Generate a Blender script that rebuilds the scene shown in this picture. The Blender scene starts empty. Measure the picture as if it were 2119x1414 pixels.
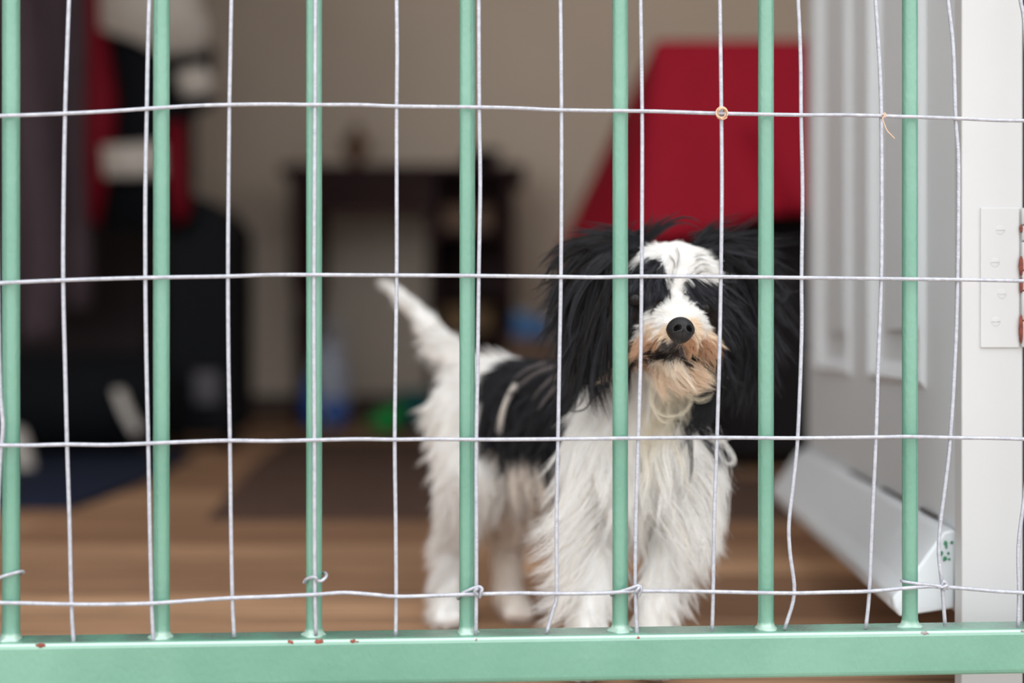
import bpy, bmesh, math, random
import numpy as np
from mathutils import Vector, Matrix, noise
from mathutils.bvhtree import BVHTree
from mathutils.kdtree import KDTree

random.seed(4); rng = np.random.default_rng(4)
S = bpy.context.scene
COL = S.collection

# ------------------------------------------------------------------ camera, sky, light, exposure
FPX = 2119 / 36 * 50            # focal length in photo pixels (50 mm lens)
CAMZ = 0.235
cam = bpy.data.cameras.new('camera'); cam.lens = 50; cam.sensor_width = 36
cam.clip_start = 0.02
camo = bpy.data.objects.new('camera', cam); COL.objects.link(camo)
camo.location = (0, 0, CAMZ); camo.rotation_euler = (math.pi / 2, 0, 0)
cam.dof.use_dof = True; cam.dof.focus_distance = 0.885; cam.dof.aperture_fstop = 2.4
cam.dof.aperture_blades = 0
S.camera = camo

w = bpy.data.worlds.new('sky'); S.world = w; w.use_nodes = True
bg = w.node_tree.nodes['Background']
# overcast sky: the zenith is about twice as bright as the horizon
_tc = w.node_tree.nodes.new('ShaderNodeTexCoord'); _sx = w.node_tree.nodes.new('ShaderNodeSeparateXYZ'); _mr = w.node_tree.nodes.new('ShaderNodeMapRange')
_mr.inputs['From Min'].default_value = 0; _mr.inputs['From Max'].default_value = 1; _mr.inputs['To Min'].default_value = 1.55; _mr.inputs['To Max'].default_value = 4.0
w.node_tree.links.new(_tc.outputs['Generated'], _sx.inputs[0]); w.node_tree.links.new(_sx.outputs['Z'], _mr.inputs['Value']); w.node_tree.links.new(_mr.outputs[0], bg.inputs['Strength'])
bg.inputs['Color'].default_value = (0.97, 0.985, 1.0, 1)

def area(name, loc, rot, sx, sy, power, col=(1, 1, 1)):
    l = bpy.data.lights.new(name, 'AREA'); l.shape = 'RECTANGLE'; l.size = sx; l.size_y = sy
    l.energy = power; l.color = col
    o = bpy.data.objects.new(name, l); COL.objects.link(o); o.location = loc; o.rotation_euler = rot
    return o
# unseen fill lamps added to brighten the room, set in invented front-wall windows
area('window_daylight', (1.42, 1.09, .8), (math.radians(90), 0, 0), .93, 1.0, 7, (1, 0.97, 0.93))
area('window_daylight', (-1.1, 1.09, .8), (math.radians(90), 0, 0), .93, 1.0, 7, (1, 0.97, 0.93))

S.view_settings.view_transform = 'Standard'; S.view_settings.look = 'None'
S.view_settings.gamma = 1; S.view_settings.use_curve_mapping = False
S.view_settings.exposure = 0.17

# ------------------------------------------------------------------ helpers
def P(px, py, d):
    return Vector(((px - 1059.5) / FPX * d, d, CAMZ - (py - 707) / FPX * d))

def srgb(r, g, b):
    f = lambda c: c / 12.92 if c <= 0.04045 else ((c + 0.055) / 1.055) ** 2.4
    return (f(r / 255), f(g / 255), f(b / 255), 1)

def mat(name, col, rough=0.6, metal=0.0, noise_scale=0, noise_amt=0.0, bump=0.0, bump_scale=200, stretch=(1, 1, 1), spec=0.5):
    m = bpy.data.materials.new(name); m.use_nodes = True
    nt = m.node_tree; b = nt.nodes['Principled BSDF']
    b.inputs['Base Color'].default_value = col; b.inputs['Roughness'].default_value = rough
    b.inputs['Metallic'].default_value = metal; b.inputs['Specular IOR Level'].default_value = spec
    tc = nt.nodes.new('ShaderNodeTexCoord'); mp = nt.nodes.new('ShaderNodeMapping')
    mp.inputs['Scale'].default_value = stretch
    nt.links.new(tc.outputs['Object'], mp.inputs['Vector'])
    if noise_amt:
        n = nt.nodes.new('ShaderNodeTexNoise'); n.inputs['Scale'].default_value = noise_scale; n.inputs['Detail'].default_value = 6
        nt.links.new(mp.outputs[0], n.inputs['Vector'])
        r = nt.nodes.new('ShaderNodeMapRange'); r.inputs['From Min'].default_value = .3; r.inputs['From Max'].default_value = .7
        r.inputs['To Min'].default_value = 1 - noise_amt; r.inputs['To Max'].default_value = 1 + noise_amt
        nt.links.new(n.outputs['Fac'], r.inputs['Value'])
        mx = nt.nodes.new('ShaderNodeVectorMath'); mx.operation = 'SCALE'
        mx.inputs[0].default_value = col[:3]
        nt.links.new(r.outputs[0], mx.inputs['Scale']); nt.links.new(mx.outputs[0], b.inputs['Base Color'])
    if bump:
        n2 = nt.nodes.new('ShaderNodeTexNoise'); n2.inputs['Scale'].default_value = bump_scale; n2.inputs['Detail'].default_value = 4
        nt.links.new(mp.outputs[0], n2.inputs['Vector'])
        bp = nt.nodes.new('ShaderNodeBump'); bp.inputs['Strength'].default_value = bump; bp.inputs['Distance'].default_value = 0.001
        nt.links.new(n2.outputs['Fac'], bp.inputs['Height']); nt.links.new(bp.outputs[0], b.inputs['Normal'])
    return m

def link(o, parent=None, **props):
    COL.objects.link(o)
    if parent: o.parent = parent
    for k, v in props.items(): o[k] = v
    return o

def empty(name, loc=(0, 0, 0), rotz=0, label=None, category=None, group=None):
    o = bpy.data.objects.new(name, None); o.empty_display_size = .05; link(o)
    o.location = loc; o.rotation_euler = (0, 0, rotz)
    if label: o['label'] = label
    if category: o['category'] = category
    if group: o['group'] = group
    return o

def obj(name, bm, m, parent=None, smooth=False, bevel=0, **props):
    me = bpy.data.meshes.new(name); bmesh.ops.recalc_face_normals(bm, faces=bm.faces); bm.to_mesh(me); bm.free()
    for mm in (m if isinstance(m, (list, tuple)) else [m]): me.materials.append(mm)
    if smooth:
        for p in me.polygons: p.use_smooth = True
    o = bpy.data.objects.new(name, me)
    link(o, parent, **props)
    if bevel:
        b = o.modifiers.new('bevel', 'BEVEL'); b.width = bevel; b.segments = 3; b.limit_method = 'ANGLE'
    return o

def box(bm, lo, hi, mi=0):
    x0, y0, z0 = lo; x1, y1, z1 = hi
    v = [bm.verts.new(c) for c in ((x0, y0, z0), (x1, y0, z0), (x1, y1, z0), (x0, y1, z0), (x0, y0, z1), (x1, y0, z1), (x1, y1, z1), (x0, y1, z1))]
    for f in ((0, 3, 2, 1), (4, 5, 6, 7), (0, 1, 5, 4), (1, 2, 6, 5), (2, 3, 7, 6), (3, 0, 4, 7)):
        bm.faces.new([v[i] for i in f]).material_index = mi
    return bm

def boxes(*bs):
    bm = bmesh.new()
    for lo, hi in bs: box(bm, lo, hi)
    return bm

def catmull(pts, n=6):
    pts = [Vector(p) for p in pts]
    if len(pts) < 3: return pts
    e = [pts[0] * 2 - pts[1]] + pts + [pts[-1] * 2 - pts[-2]]
    out = []
    for i in range(1, len(e) - 2):
        for k in range(n):
            t = k / n
            out.append(.5 * ((2 * e[i]) + (e[i + 1] - e[i - 1]) * t + (2 * e[i - 1] - 5 * e[i] + 4 * e[i + 1] - e[i + 2]) * t * t + (3 * e[i] - e[i - 1] - 3 * e[i + 1] + e[i + 2]) * t ** 3))
    out.append(pts[-1]); return out

def tube(bm, pts, r, seg=10, caps=True, flat=1.0):
    """a swept tube; r is a number or one radius per point"""
    pts = [Vector(p) for p in pts]; n = len(pts)
    R = r if isinstance(r, (list, tuple)) else [r] * n
    t0 = (pts[1] - pts[0]).normalized()
    a = t0.orthogonal().normalized(); rings = []
    for i, p in enumerate(pts):
        t = (pts[min(i + 1, n - 1)] - pts[max(i - 1, 0)]).normalized()
        a = (a - t * a.dot(t)).normalized(); b = t.cross(a)
        rings.append([bm.verts.new(p + (a * math.cos(k * math.tau / seg) + b * math.sin(k * math.tau / seg) * flat) * R[i]) for k in range(seg)])
    for i in range(n - 1):
        for k in range(seg):
            bm.faces.new((rings[i][k], rings[i][(k + 1) % seg], rings[i + 1][(k + 1) % seg], rings[i + 1][k]))
    if caps:
        bm.faces.new(rings[0][::-1]); bm.faces.new(rings[-1])
    return bm

def lathe(bm, prof, seg=24, c=(0, 0, 0)):
    rings = [[bm.verts.new((c[0] + r * math.cos(k * math.tau / seg), c[1] + r * math.sin(k * math.tau / seg), c[2] + z)) for k in range(seg)] for r, z in prof]
    for i in range(len(prof) - 1):
        for k in range(seg):
            bm.faces.new((rings[i][k], rings[i][(k + 1) % seg], rings[i + 1][(k + 1) % seg], rings[i + 1][k]))
    bm.faces.new(rings[0][::-1]); bm.faces.new(rings[-1])
    return bm

def ellipsoid(bm, c, rad, rot=None, seg=24):
    M = Matrix.Translation(Vector(c)) @ (rot.to_4x4() if rot else Matrix.Identity(4)) @ Matrix.Diagonal((*rad, 1))
    bmesh.ops.create_uvsphere(bm, u_segments=seg, v_segments=seg // 2, radius=1, matrix=M)
    return bm

# ------------------------------------------------------------------ materials
M_wall = mat('wall_paint', srgb(230, 216, 200), .8, noise_scale=3, noise_amt=.04)
M_white = mat('white_gloss_paint', srgb(193, 193, 194), .35, noise_scale=6, noise_amt=.02, bump=.15, bump_scale=60)
M_door = mat('door_paint', srgb(216, 221, 225), .4, noise_scale=4, noise_amt=.02, bump=.1, bump_scale=60)
M_dark = mat('dark_facade', srgb(18, 20, 26), .7)
M_ceil = mat('ceiling_paint', srgb(225, 222, 215), .9)
M_black = mat('black_fabric', srgb(10, 13, 18), .85, spec=.15, noise_scale=30, noise_amt=.2)
M_navy = mat('navy_fabric', srgb(20, 30, 52), .9, spec=.2, noise_scale=60, noise_amt=.15)
M_red = mat('red_cloth', srgb(150, 18, 40), .8, spec=.2, noise_scale=40, noise_amt=.05)
M_redj = mat('jacket_red', srgb(100, 2, 22), .7, spec=.15)
M_whj = mat('jacket_white', srgb(176, 170, 163), .7)
M_mahog = mat('dark_red_wood', srgb(52, 30, 32), .6, spec=.2, noise_scale=8, noise_amt=.3, stretch=(1, 1, 8))
M_brown = mat('brown_wood', srgb(110, 82, 62), .55, noise_scale=8, noise_amt=.25, stretch=(1, 1, 6))
M_ward = mat('wardrobe_wood', srgb(58, 50, 54), .7, spec=.2, noise_scale=5, noise_amt=.15)
M_curt = mat('plum_cloth', srgb(72, 58, 65), .9, noise_scale=20, noise_amt=.1)
M_rust = mat('rust', srgb(120, 62, 50), .9, noise_scale=300, noise_amt=.4)
M_wire = mat('galvanised_wire', srgb(164, 166, 175), .45, .3, noise_scale=250, noise_amt=.16, bump=.5, bump_scale=900)
M_ground = mat('concrete', srgb(190, 174, 162), .9, noise_scale=20, noise_amt=.2, bump=.4)

def green_paint():
    m = mat('green_gloss_paint', srgb(140, 198, 172), .24, spec=.75, bump=.35, bump_scale=420, stretch=(1, 1, .55))
    nt = m.node_tree; b = nt.nodes['Principled BSDF']
    tc = nt.nodes.new('ShaderNodeTexCoord')
    n = nt.nodes.new('ShaderNodeTexNoise'); n.inputs['Scale'].default_value = 9; n.inputs['Detail'].default_value = 5
    n3 = nt.nodes.new('ShaderNodeTexNoise'); n3.inputs['Scale'].default_value = 55; n3.inputs['Detail'].default_value = 3; n3.inputs['Roughness'].default_value = .6
    nt.links.new(tc.outputs['Object'], n.inputs['Vector']); nt.links.new(tc.outputs['Object'], n3.inputs['Vector'])
    mx = nt.nodes.new('ShaderNodeMix'); mx.data_type = 'RGBA'
    mx.inputs[6].default_value = srgb(84, 132, 113); mx.inputs[7].default_value = srgb(103, 148, 129)
    r = nt.nodes.new('ShaderNodeMapRange'); r.inputs['From Min'].default_value = .35; r.inputs['From Max'].default_value = .65
    nt.links.new(n.outputs['Fac'], r.inputs['Value']); nt.links.new(r.outputs[0], mx.inputs[0])
    # small rust specks and chips where the paint is broken
    cr = nt.nodes.new('ShaderNodeValToRGB'); cr.color_ramp.elements[0].position = .755; cr.color_ramp.elements[1].position = .775
    nt.links.new(n3.outputs['Fac'], cr.inputs['Fac'])
    mr = nt.nodes.new('ShaderNodeMix'); mr.data_type = 'RGBA'; mr.inputs[7].default_value = srgb(158, 104, 84)
    nt.links.new(mx.outputs[2], mr.inputs[6]); nt.links.new(cr.outputs[0], mr.inputs[0])
    # grey grime lying on faces that look up
    ge = nt.nodes.new('ShaderNodeNewGeometry'); sx = nt.nodes.new('ShaderNodeSeparateXYZ'); nt.links.new(ge.outputs['Normal'], sx.inputs[0])
    rz = nt.nodes.new('ShaderNodeMapRange'); rz.inputs['From Min'].default_value = .93; rz.inputs['From Max'].default_value = 1.0; nt.links.new(sx.outputs['Z'], rz.inputs['Value'])
    n4 = nt.nodes.new('ShaderNodeTexNoise'); n4.inputs['Scale'].default_value = 40; n4.inputs['Detail'].default_value = 5; nt.links.new(tc.outputs['Object'], n4.inputs['Vector'])
    r4 = nt.nodes.new('ShaderNodeMapRange'); r4.inputs['From Min'].default_value = .4; r4.inputs['From Max'].default_value = .6; r4.inputs['To Max'].default_value = .85; nt.links.new(n4.outputs['Fac'], r4.inputs['Value'])
    mm = nt.nodes.new('ShaderNodeMath'); mm.operation = 'MULTIPLY'; nt.links.new(rz.outputs[0], mm.inputs[0]); nt.links.new(r4.outputs[0], mm.inputs[1])
    mg = nt.nodes.new('ShaderNodeMix'); mg.data_type = 'RGBA'; mg.inputs[7].default_value = srgb(96, 118, 108)
    nt.links.new(mm.outputs[0], mg.inputs[0]); nt.links.new(mr.outputs[2], mg.inputs[6]); 
    # pale highlight put into the colour along upward-tilted arrises and weld beads
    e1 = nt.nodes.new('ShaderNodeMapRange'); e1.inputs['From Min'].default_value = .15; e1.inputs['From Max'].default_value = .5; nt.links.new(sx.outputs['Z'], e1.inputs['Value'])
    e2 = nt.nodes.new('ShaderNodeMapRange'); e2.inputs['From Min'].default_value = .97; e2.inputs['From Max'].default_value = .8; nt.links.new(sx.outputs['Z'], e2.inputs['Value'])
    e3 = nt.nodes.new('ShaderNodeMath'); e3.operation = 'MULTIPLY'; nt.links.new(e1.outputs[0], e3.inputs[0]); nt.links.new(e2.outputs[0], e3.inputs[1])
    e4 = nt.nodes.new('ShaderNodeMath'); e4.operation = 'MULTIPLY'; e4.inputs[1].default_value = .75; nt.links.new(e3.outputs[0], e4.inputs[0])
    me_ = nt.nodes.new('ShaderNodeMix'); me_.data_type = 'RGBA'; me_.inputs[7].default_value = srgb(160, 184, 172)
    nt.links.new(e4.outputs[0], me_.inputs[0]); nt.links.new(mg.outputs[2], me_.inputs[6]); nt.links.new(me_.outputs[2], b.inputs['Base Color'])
    return m
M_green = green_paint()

def wood_floor():
    m = bpy.data.materials.new('plank_floor'); m.use_nodes = True; nt = m.node_tree; b = nt.nodes['Principled BSDF']
    b.inputs['Roughness'].default_value = .6; b.inputs['Specular IOR Level'].default_value = .2
    tc = nt.nodes.new('ShaderNodeTexCoord')
    br = nt.nodes.new('ShaderNodeTexBrick'); br.inputs['Scale'].default_value = 1
    br.inputs['Brick Width'].default_value = 1.2; br.inputs['Row Height'].default_value = .11; br.inputs['Mortar Size'].default_value = .0012
    br.inputs['Color1'].default_value = srgb(138, 104, 80); br.inputs['Color2'].default_value = srgb(200, 160, 126); br.inputs['Mortar'].default_value = srgb(70, 48, 38)
    nt.links.new(tc.outputs['Object'], br.inputs['Vector'])
    mp = nt.nodes.new('ShaderNodeMapping'); mp.inputs['Scale'].default_value = (3.5, 60, 1); nt.links.new(tc.outputs['Object'], mp.inputs['Vector'])
    n = nt.nodes.new('ShaderNodeTexNoise'); n.inputs['Scale'].default_value = 1.2; n.inputs['Detail'].default_value = 8; n.inputs['Roughness'].default_value = .65
    nt.links.new(mp.outputs[0], n.inputs['Vector'])
    r = nt.nodes.new('ShaderNodeMapRange'); r.inputs['From Min'].default_value = .3; r.inputs['From Max'].default_value = .7; r.inputs['To Min'].default_value = .4; r.inputs['To Max'].default_value = 1.32
    nt.links.new(n.outputs['Fac'], r.inputs['Value'])
    mx = nt.nodes.new('ShaderNodeVectorMath'); mx.operation = 'SCALE'
    nt.links.new(br.outputs['Color'], mx.inputs[0]); nt.links.new(r.outputs[0], mx.inputs['Scale']); nt.links.new(mx.outputs[0], b.inputs['Base Color'])
    return m
M_floor = wood_floor()

# ------------------------------------------------------------------ the room
XL, XR, YF, YB, H = -2.0, 2.0, 0.96, 4.42, 2.5
def struct(name, bm, m, **k):
    return obj(name, bm, m, None, kind='structure', **k)
struct('floor', boxes(((XL, .93, -.05), (XR, YB, 0))), M_floor)
struct('floor_outside', boxes(((-3, -3, -.06), (3, .93, -.004))), M_ground)
struct('ceiling', boxes(((XL, YF, H), (XR, YB, H + .1))), M_ceil)
struct('wall_back', boxes(((XL, YB, 0), (XR, YB + .1, H))), M_wall)
struct('wall_right', boxes(((XR, YF, 0), (XR + .1, YB, H))), M_wall)
struct('wall_left', boxes(((XL - .1, YF, 0), (XL, YB, H))), M_wall)
ADDED_WIN = ((-1.5, -.7, .3, 1.3), (.95, 1.9, .3, 1.3))  # unseen windows added to carry the room's fill light
for i, (x0, x1, z0, z1) in enumerate(ADDED_WIN):
    t = .05; y = YF + .06
    struct('window_%d' % (i + 1), boxes(((x0, y - .03, z0), (x0 + t, y + .03, z1)), ((x1 - t, y - .03, z0), (x1, y + .03, z1)),
           ((x0 + t, y - .03, z0), (x1 - t, y + .03, z0 + t)), ((x0 + t, y - .03, z1 - t), (x1 - t, y + .03, z1)),
           (((x0 + x1) / 2 - .02, y - .03, z0 + t), ((x0 + x1) / 2 + .02, y + .03, z1 - t))), M_white)
DX0, DX1, DZ = -.56, .338, 2.0                 # the doorway
struct('wall_front', boxes(((XL, YF, 0), (ADDED_WIN[0][0], YF + .12, H)), ((ADDED_WIN[0][1], YF, 0), (DX0, YF + .12, H)), ((ADDED_WIN[0][0], YF, 0), (ADDED_WIN[0][1], YF + .12, .3)), ((ADDED_WIN[0][0], YF, 1.3), (ADDED_WIN[0][1], YF + .12, H)), ((DX1, YF, 0), (ADDED_WIN[1][0], YF + .12, H)), ((ADDED_WIN[1][1], YF, 0), (XR, YF + .12, H)), ((ADDED_WIN[1][0], YF, 0), (ADDED_WIN[1][1], YF + .12, .3)), ((ADDED_WIN[1][0], YF, 1.3), (ADDED_WIN[1][1], YF + .12, H)), ((DX0, YF, DZ + .04), (DX1, YF + .12, H))), M_dark)
fr = boxes(((.2925, .925, 0), (.3322, .9405, DZ + .04)), ((.3105, .9405, 0), (.338, .96, DZ + .04)),
           ((-.60, .925, 0), (-.555, .96, DZ + .04)), ((-.555, .925, DZ), (.2925, .96, DZ + .04)))
struct('trim_doorway', fr, M_white, bevel=.0012)
struct('baseboard_back', boxes(((XL, YB - .015, 0), (XR, YB, .07))), mat('baseboard_wood', srgb(88, 70, 60), .6))

# ------------------------------------------------------------------ butt hinge painted over on the doorway frame
hinge = empty('butt_hinge', P(2112, 575, .9245), label='white painted butt hinge with rusty knuckles on the right door frame', category='hinge')
def hb(bm, **k): return bm
HX, HZ0, HZ1 = 0, -.0455, .0455
bm = boxes(((-.0262, -.0009, HZ0), (-.001, .0006, HZ1)))
obj('leaf', bm, M_white, hinge, bevel=.0005)
kz = [HZ0, -.028, -.0085, .0045, .0235, .034, HZ1]
for i in range(6):
    bm = bmesh.new(); lathe(bm, [(.0028, kz[i] + .0004), (.0032, kz[i] + .001), (.0032, kz[i + 1] - .001), (.0028, kz[i + 1] - .0004)], 16, (.0032, -.0014, 0))
    obj('knuckle', bm, M_white, hinge, smooth=True)
for (za, zb, wd) in ((-.043, -.024, .0022), (-.010, .0005, .0016), (.001, .014, .0024), (.029, .0345, .0014)):
    bm = bmesh.new(); ellipsoid(bm, (-.0004, -.0022, (za + zb) / 2), (wd * .75, .0012, (zb - za) / 2), seg=16)
    for v in bm.verts: v.co += Vector((noise.noise(v.co * 900), 0, noise.noise(v.co * 700 + Vector((5, 5, 5))))) * .0004
    obj('rust_stain', bm, M_rust, hinge, smooth=True, label='brown rust blister along the hinge pin')
for (sx, sz) in ((-.0135, .031), (-.017, .010), (-.0125, -.0105), (-.0165, -.0285)):
    bm = bmesh.new(); ellipsoid(bm, (sx, -.0010, sz), (.0030, .00015, .0032), seg=20)
    box(bm, (sx - .0024, -.0014, sz - .0002), (sx + .0024, -.0012, sz + .0002))
    obj('screw', bm, M_white, hinge, smooth=True)

# ------------------------------------------------------------------ the open white door with its weatherboard
door = empty('open_panel_door', (.299, .95, 0), math.atan2(-.048, .72), label='white panelled door standing open, its lower edge with a sloping weatherboard', category='door')
DL = .722
# local: y along the leaf, x to the right; face at x = 0
def slab_with_panels():
    bm = bmesh.new(); T = .038
    ys = [0, .10, .32, .42, .64, DL]; zs = [.052, .20, 1.0, 1.12, 1.85, 1.98]
    box(bm, (0.006, 0, zs[0]), (T, DL, zs[-1]))
    # raised frame members on the visible face
    for a, b in ((0, .10), (.32, .42), (.64, DL)): box(bm, (0, a, zs[0]), (.006, b, zs[-1]))
    for a, b in ((.10, .32), (.42, .64)):
        for c, d in ((zs[0], zs[1]), (zs[2], zs[3]), (zs[4], zs[5])): box(bm, (0, a, c), (.006, b, d))
        for c, d in ((zs[1], zs[2]), (zs[3], zs[4])):       # moulding rim and raised field
            r = .012
            v = [bm.verts.new(q) for q in ((.0, a, c), (.0, b, c), (.0, b, d), (.0, a, d), (-.004, a + r * .5, c + r * .5), (-.004, b - r * .5, c + r * .5), (-.004, b - r * .5, d - r * .5), (-.004, a + r * .5, d - r * .5), (.0058, a + r * 1.6, c + r * 1.6), (.0058, b - r * 1.6, c + r * 1.6), (.0058, b - r * 1.6, d - r * 1.6), (.0058, a + r * 1.6, d - r * 1.6))]
            for k in range(4):
                bm.faces.new((v[k], v[(k + 1) % 4], v[4 + (k + 1) % 4], v[4 + k])); bm.faces.new((v[4 + k], v[4 + (k + 1) % 4], v[8 + (k + 1) % 4], v[8 + k]))
            q = .045
            box(bm, (.001, a + q, c + q), (.0065, b - q, d - q))
    return bm
obj('door_leaf', slab_with_panels(), M_door, door)
def weatherboard():
    bm = bmesh.new()
    prof = [(-.002, .056), (-.038, .050), (-.043, .054), (-.043, .063), (-.034, .073), (-.010, .107), (-.002, .109)]
    for n_, (y, ) in enumerate(((-.004,), (DL,))):
        pass
    N = 40; rings = []
    for k in range(N + 1):
        y = .004 + (DL - .004) * k / N; ring = []
        for (x, z) in prof:
            j = .0012 if k == 0 else .0003
            ring.append(bm.verts.new((x + random.uniform(-j, j), y + (random.uniform(-j, j) if k == 0 else 0), z + random.uniform(-j, j) * (1 if k == 0 else .5))))
        rings.append(ring)
    for k in range(N):
        for i in range(len(prof)):
            j = (i + 1) % len(prof); bm.faces.new((rings[k][i], rings[k][j], rings[k + 1][j], rings[k + 1][i]))
    bm.faces.new(rings[0][::-1]); bm.faces.new(rings[-1])
    return bm
wb = obj('weatherboard', weatherboard(), M_door, door, bevel=.002)
bm = bmesh.new()
for a, b in ((.06, .11), (.16, .26), (.30, .42)):
    tube(bm, catmull([(-.0015, a, .1105), (-.0022, (a + b) / 2, .1108), (-.0015, b, .1105)], 5), .0014, 6)
obj('joint_gap', bm, mat('grime', srgb(90, 84, 80), .9), wb, label='dark broken seam above the weatherboard')
bm = bmesh.new()
for k in range(9):
    c = Vector((-.009 + random.uniform(-.005, .005), .0035, .094 + random.uniform(-.007, .007)))
    ellipsoid(bm, c, (random.uniform(.0008, .002), .0008, random.uniform(.0008, .002)), seg=8)
obj('green_paint_spot', bm, mat('green_spot', srgb(70, 140, 105), .7), wb, label='chipped spot of green paint on the end')
bm = bmesh.new(); tube(bm, [(.042, DL - .06, 1.02), (-.05, DL - .06, 1.02)], .008, 12); tube(bm, [(-.05, DL - .06, 1.02), (-.052, DL - .17, 1.02)], .008, 12)
obj('handle', bm, M_wire, door, smooth=True)

# ------------------------------------------------------------------ the green gate with wire mesh
TH = math.radians(4.0)
gate = empty('metal_gate', (0, .86, 0), TH, label='mint green painted steel gate with thin upright bars and wire mesh across the doorway', category='gate')
CT, ST = math.cos(TH), math.sin(TH)
def G(px, py, off=0.0):
    """photo pixel -> point in the gate's own plane (x along the gate, z up), off metres in front of the bars"""
    u = (px - 1059.5) / FPX; d0 = .86 - off / CT
    t = d0 * u / (CT - u * ST)
    d = d0 + t * ST
    return Vector((t, -off, CAMZ - (py - 707) / FPX * d))
RT, RB = .0592, .0316                    # rail top and bottom
bm = boxes(((-.60, -.0138, RB), (.40, .0138, RT)))
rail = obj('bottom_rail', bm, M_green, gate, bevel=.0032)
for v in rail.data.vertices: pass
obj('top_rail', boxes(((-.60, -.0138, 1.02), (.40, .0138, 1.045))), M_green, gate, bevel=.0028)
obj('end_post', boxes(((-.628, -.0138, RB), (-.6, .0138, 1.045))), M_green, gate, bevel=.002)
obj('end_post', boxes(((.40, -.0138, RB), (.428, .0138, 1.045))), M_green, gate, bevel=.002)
def bar_mesh(wr, seed):
    bm = bmesh.new(); R = .00475 * wr; pr = []
    zs = [RT - .001, RT + .0008, RT + .002, RT + .0045, RT + .009] + [RT + .009 + k * .018 for k in range(1, 53)]
    rs = [R * 2.1, R * 1.75, R * 1.25, R * 1.06, R] + [R] * 52
    rings = []
    for z, r in zip(zs, rs):
        ring = []
        for k in range(24):
            a = k * math.tau / 24; flare = (r - R) * (.65 + .6 * noise.noise(Vector((math.cos(a) * 1.5 + seed * 9, math.sin(a) * 1.5, seed))))
            rr = R + flare + R * .025 * noise.noise(Vector((math.cos(a) * 2, math.sin(a) * 2, z * 60 + seed * 7)))
            ring.append(bm.verts.new((rr * math.cos(a), rr * math.sin(a), z)))
        rings.append(ring)
    for i in range(len(rings) - 1):
        for k in range(24): bm.faces.new((rings[i][k], rings[i][(k + 1) % 24], rings[i + 1][(k + 1) % 24], rings[i + 1][k]))
    bm.faces.new(rings[0][::-1]); bm.faces.new(rings[-1])
    return bm
bars = [(23, 1.08), (334, 1.03), (650, 1.0), (967, 1.0), (1283.5, 1.0), (1585, 1.0), (1883, 1.0)]
for i, (px, wr) in enumerate(bars):
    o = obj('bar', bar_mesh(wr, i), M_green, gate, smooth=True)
    o.location = (G(px, 700).x, 0, 0)
for x in (-.385, -.47, -.555): 
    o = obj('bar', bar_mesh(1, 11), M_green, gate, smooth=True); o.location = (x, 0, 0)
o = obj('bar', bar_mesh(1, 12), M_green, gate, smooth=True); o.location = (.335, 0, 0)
# rust chips on the rail's front edge
for (px, py, a, b) in ((82, 1329, .0034, .0014), (657, 1330, .0030, .0015), (597, 1326, .0020, .0009), (728, 1328, .0022, .0011), (735, 1324, .0018, .0008), (1912, 1306, .0034, .0012), (1318, 1318, .0012, .0010), (983, 1322, .0010, .0008), (2113, 1296, .0012, .0008)):
    c = G(px, py, .0136); bm = bmesh.new()
    ellipsoid(bm, (c.x, -.0128, RT - .0016), (a, .0011, b), seg=16)
    for v in bm.verts: v.co += Vector((noise.noise(v.co * 500), 0, noise.noise(v.co * 650 + Vector((3, 3, 3))))) * .0012
    obj('rust_chip', bm, M_rust if px < 1900 else mat('bare_metal', srgb(140, 130, 130), .6, .3), gate, smooth=True, label='rust chip in the paint of the rail edge')

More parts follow.
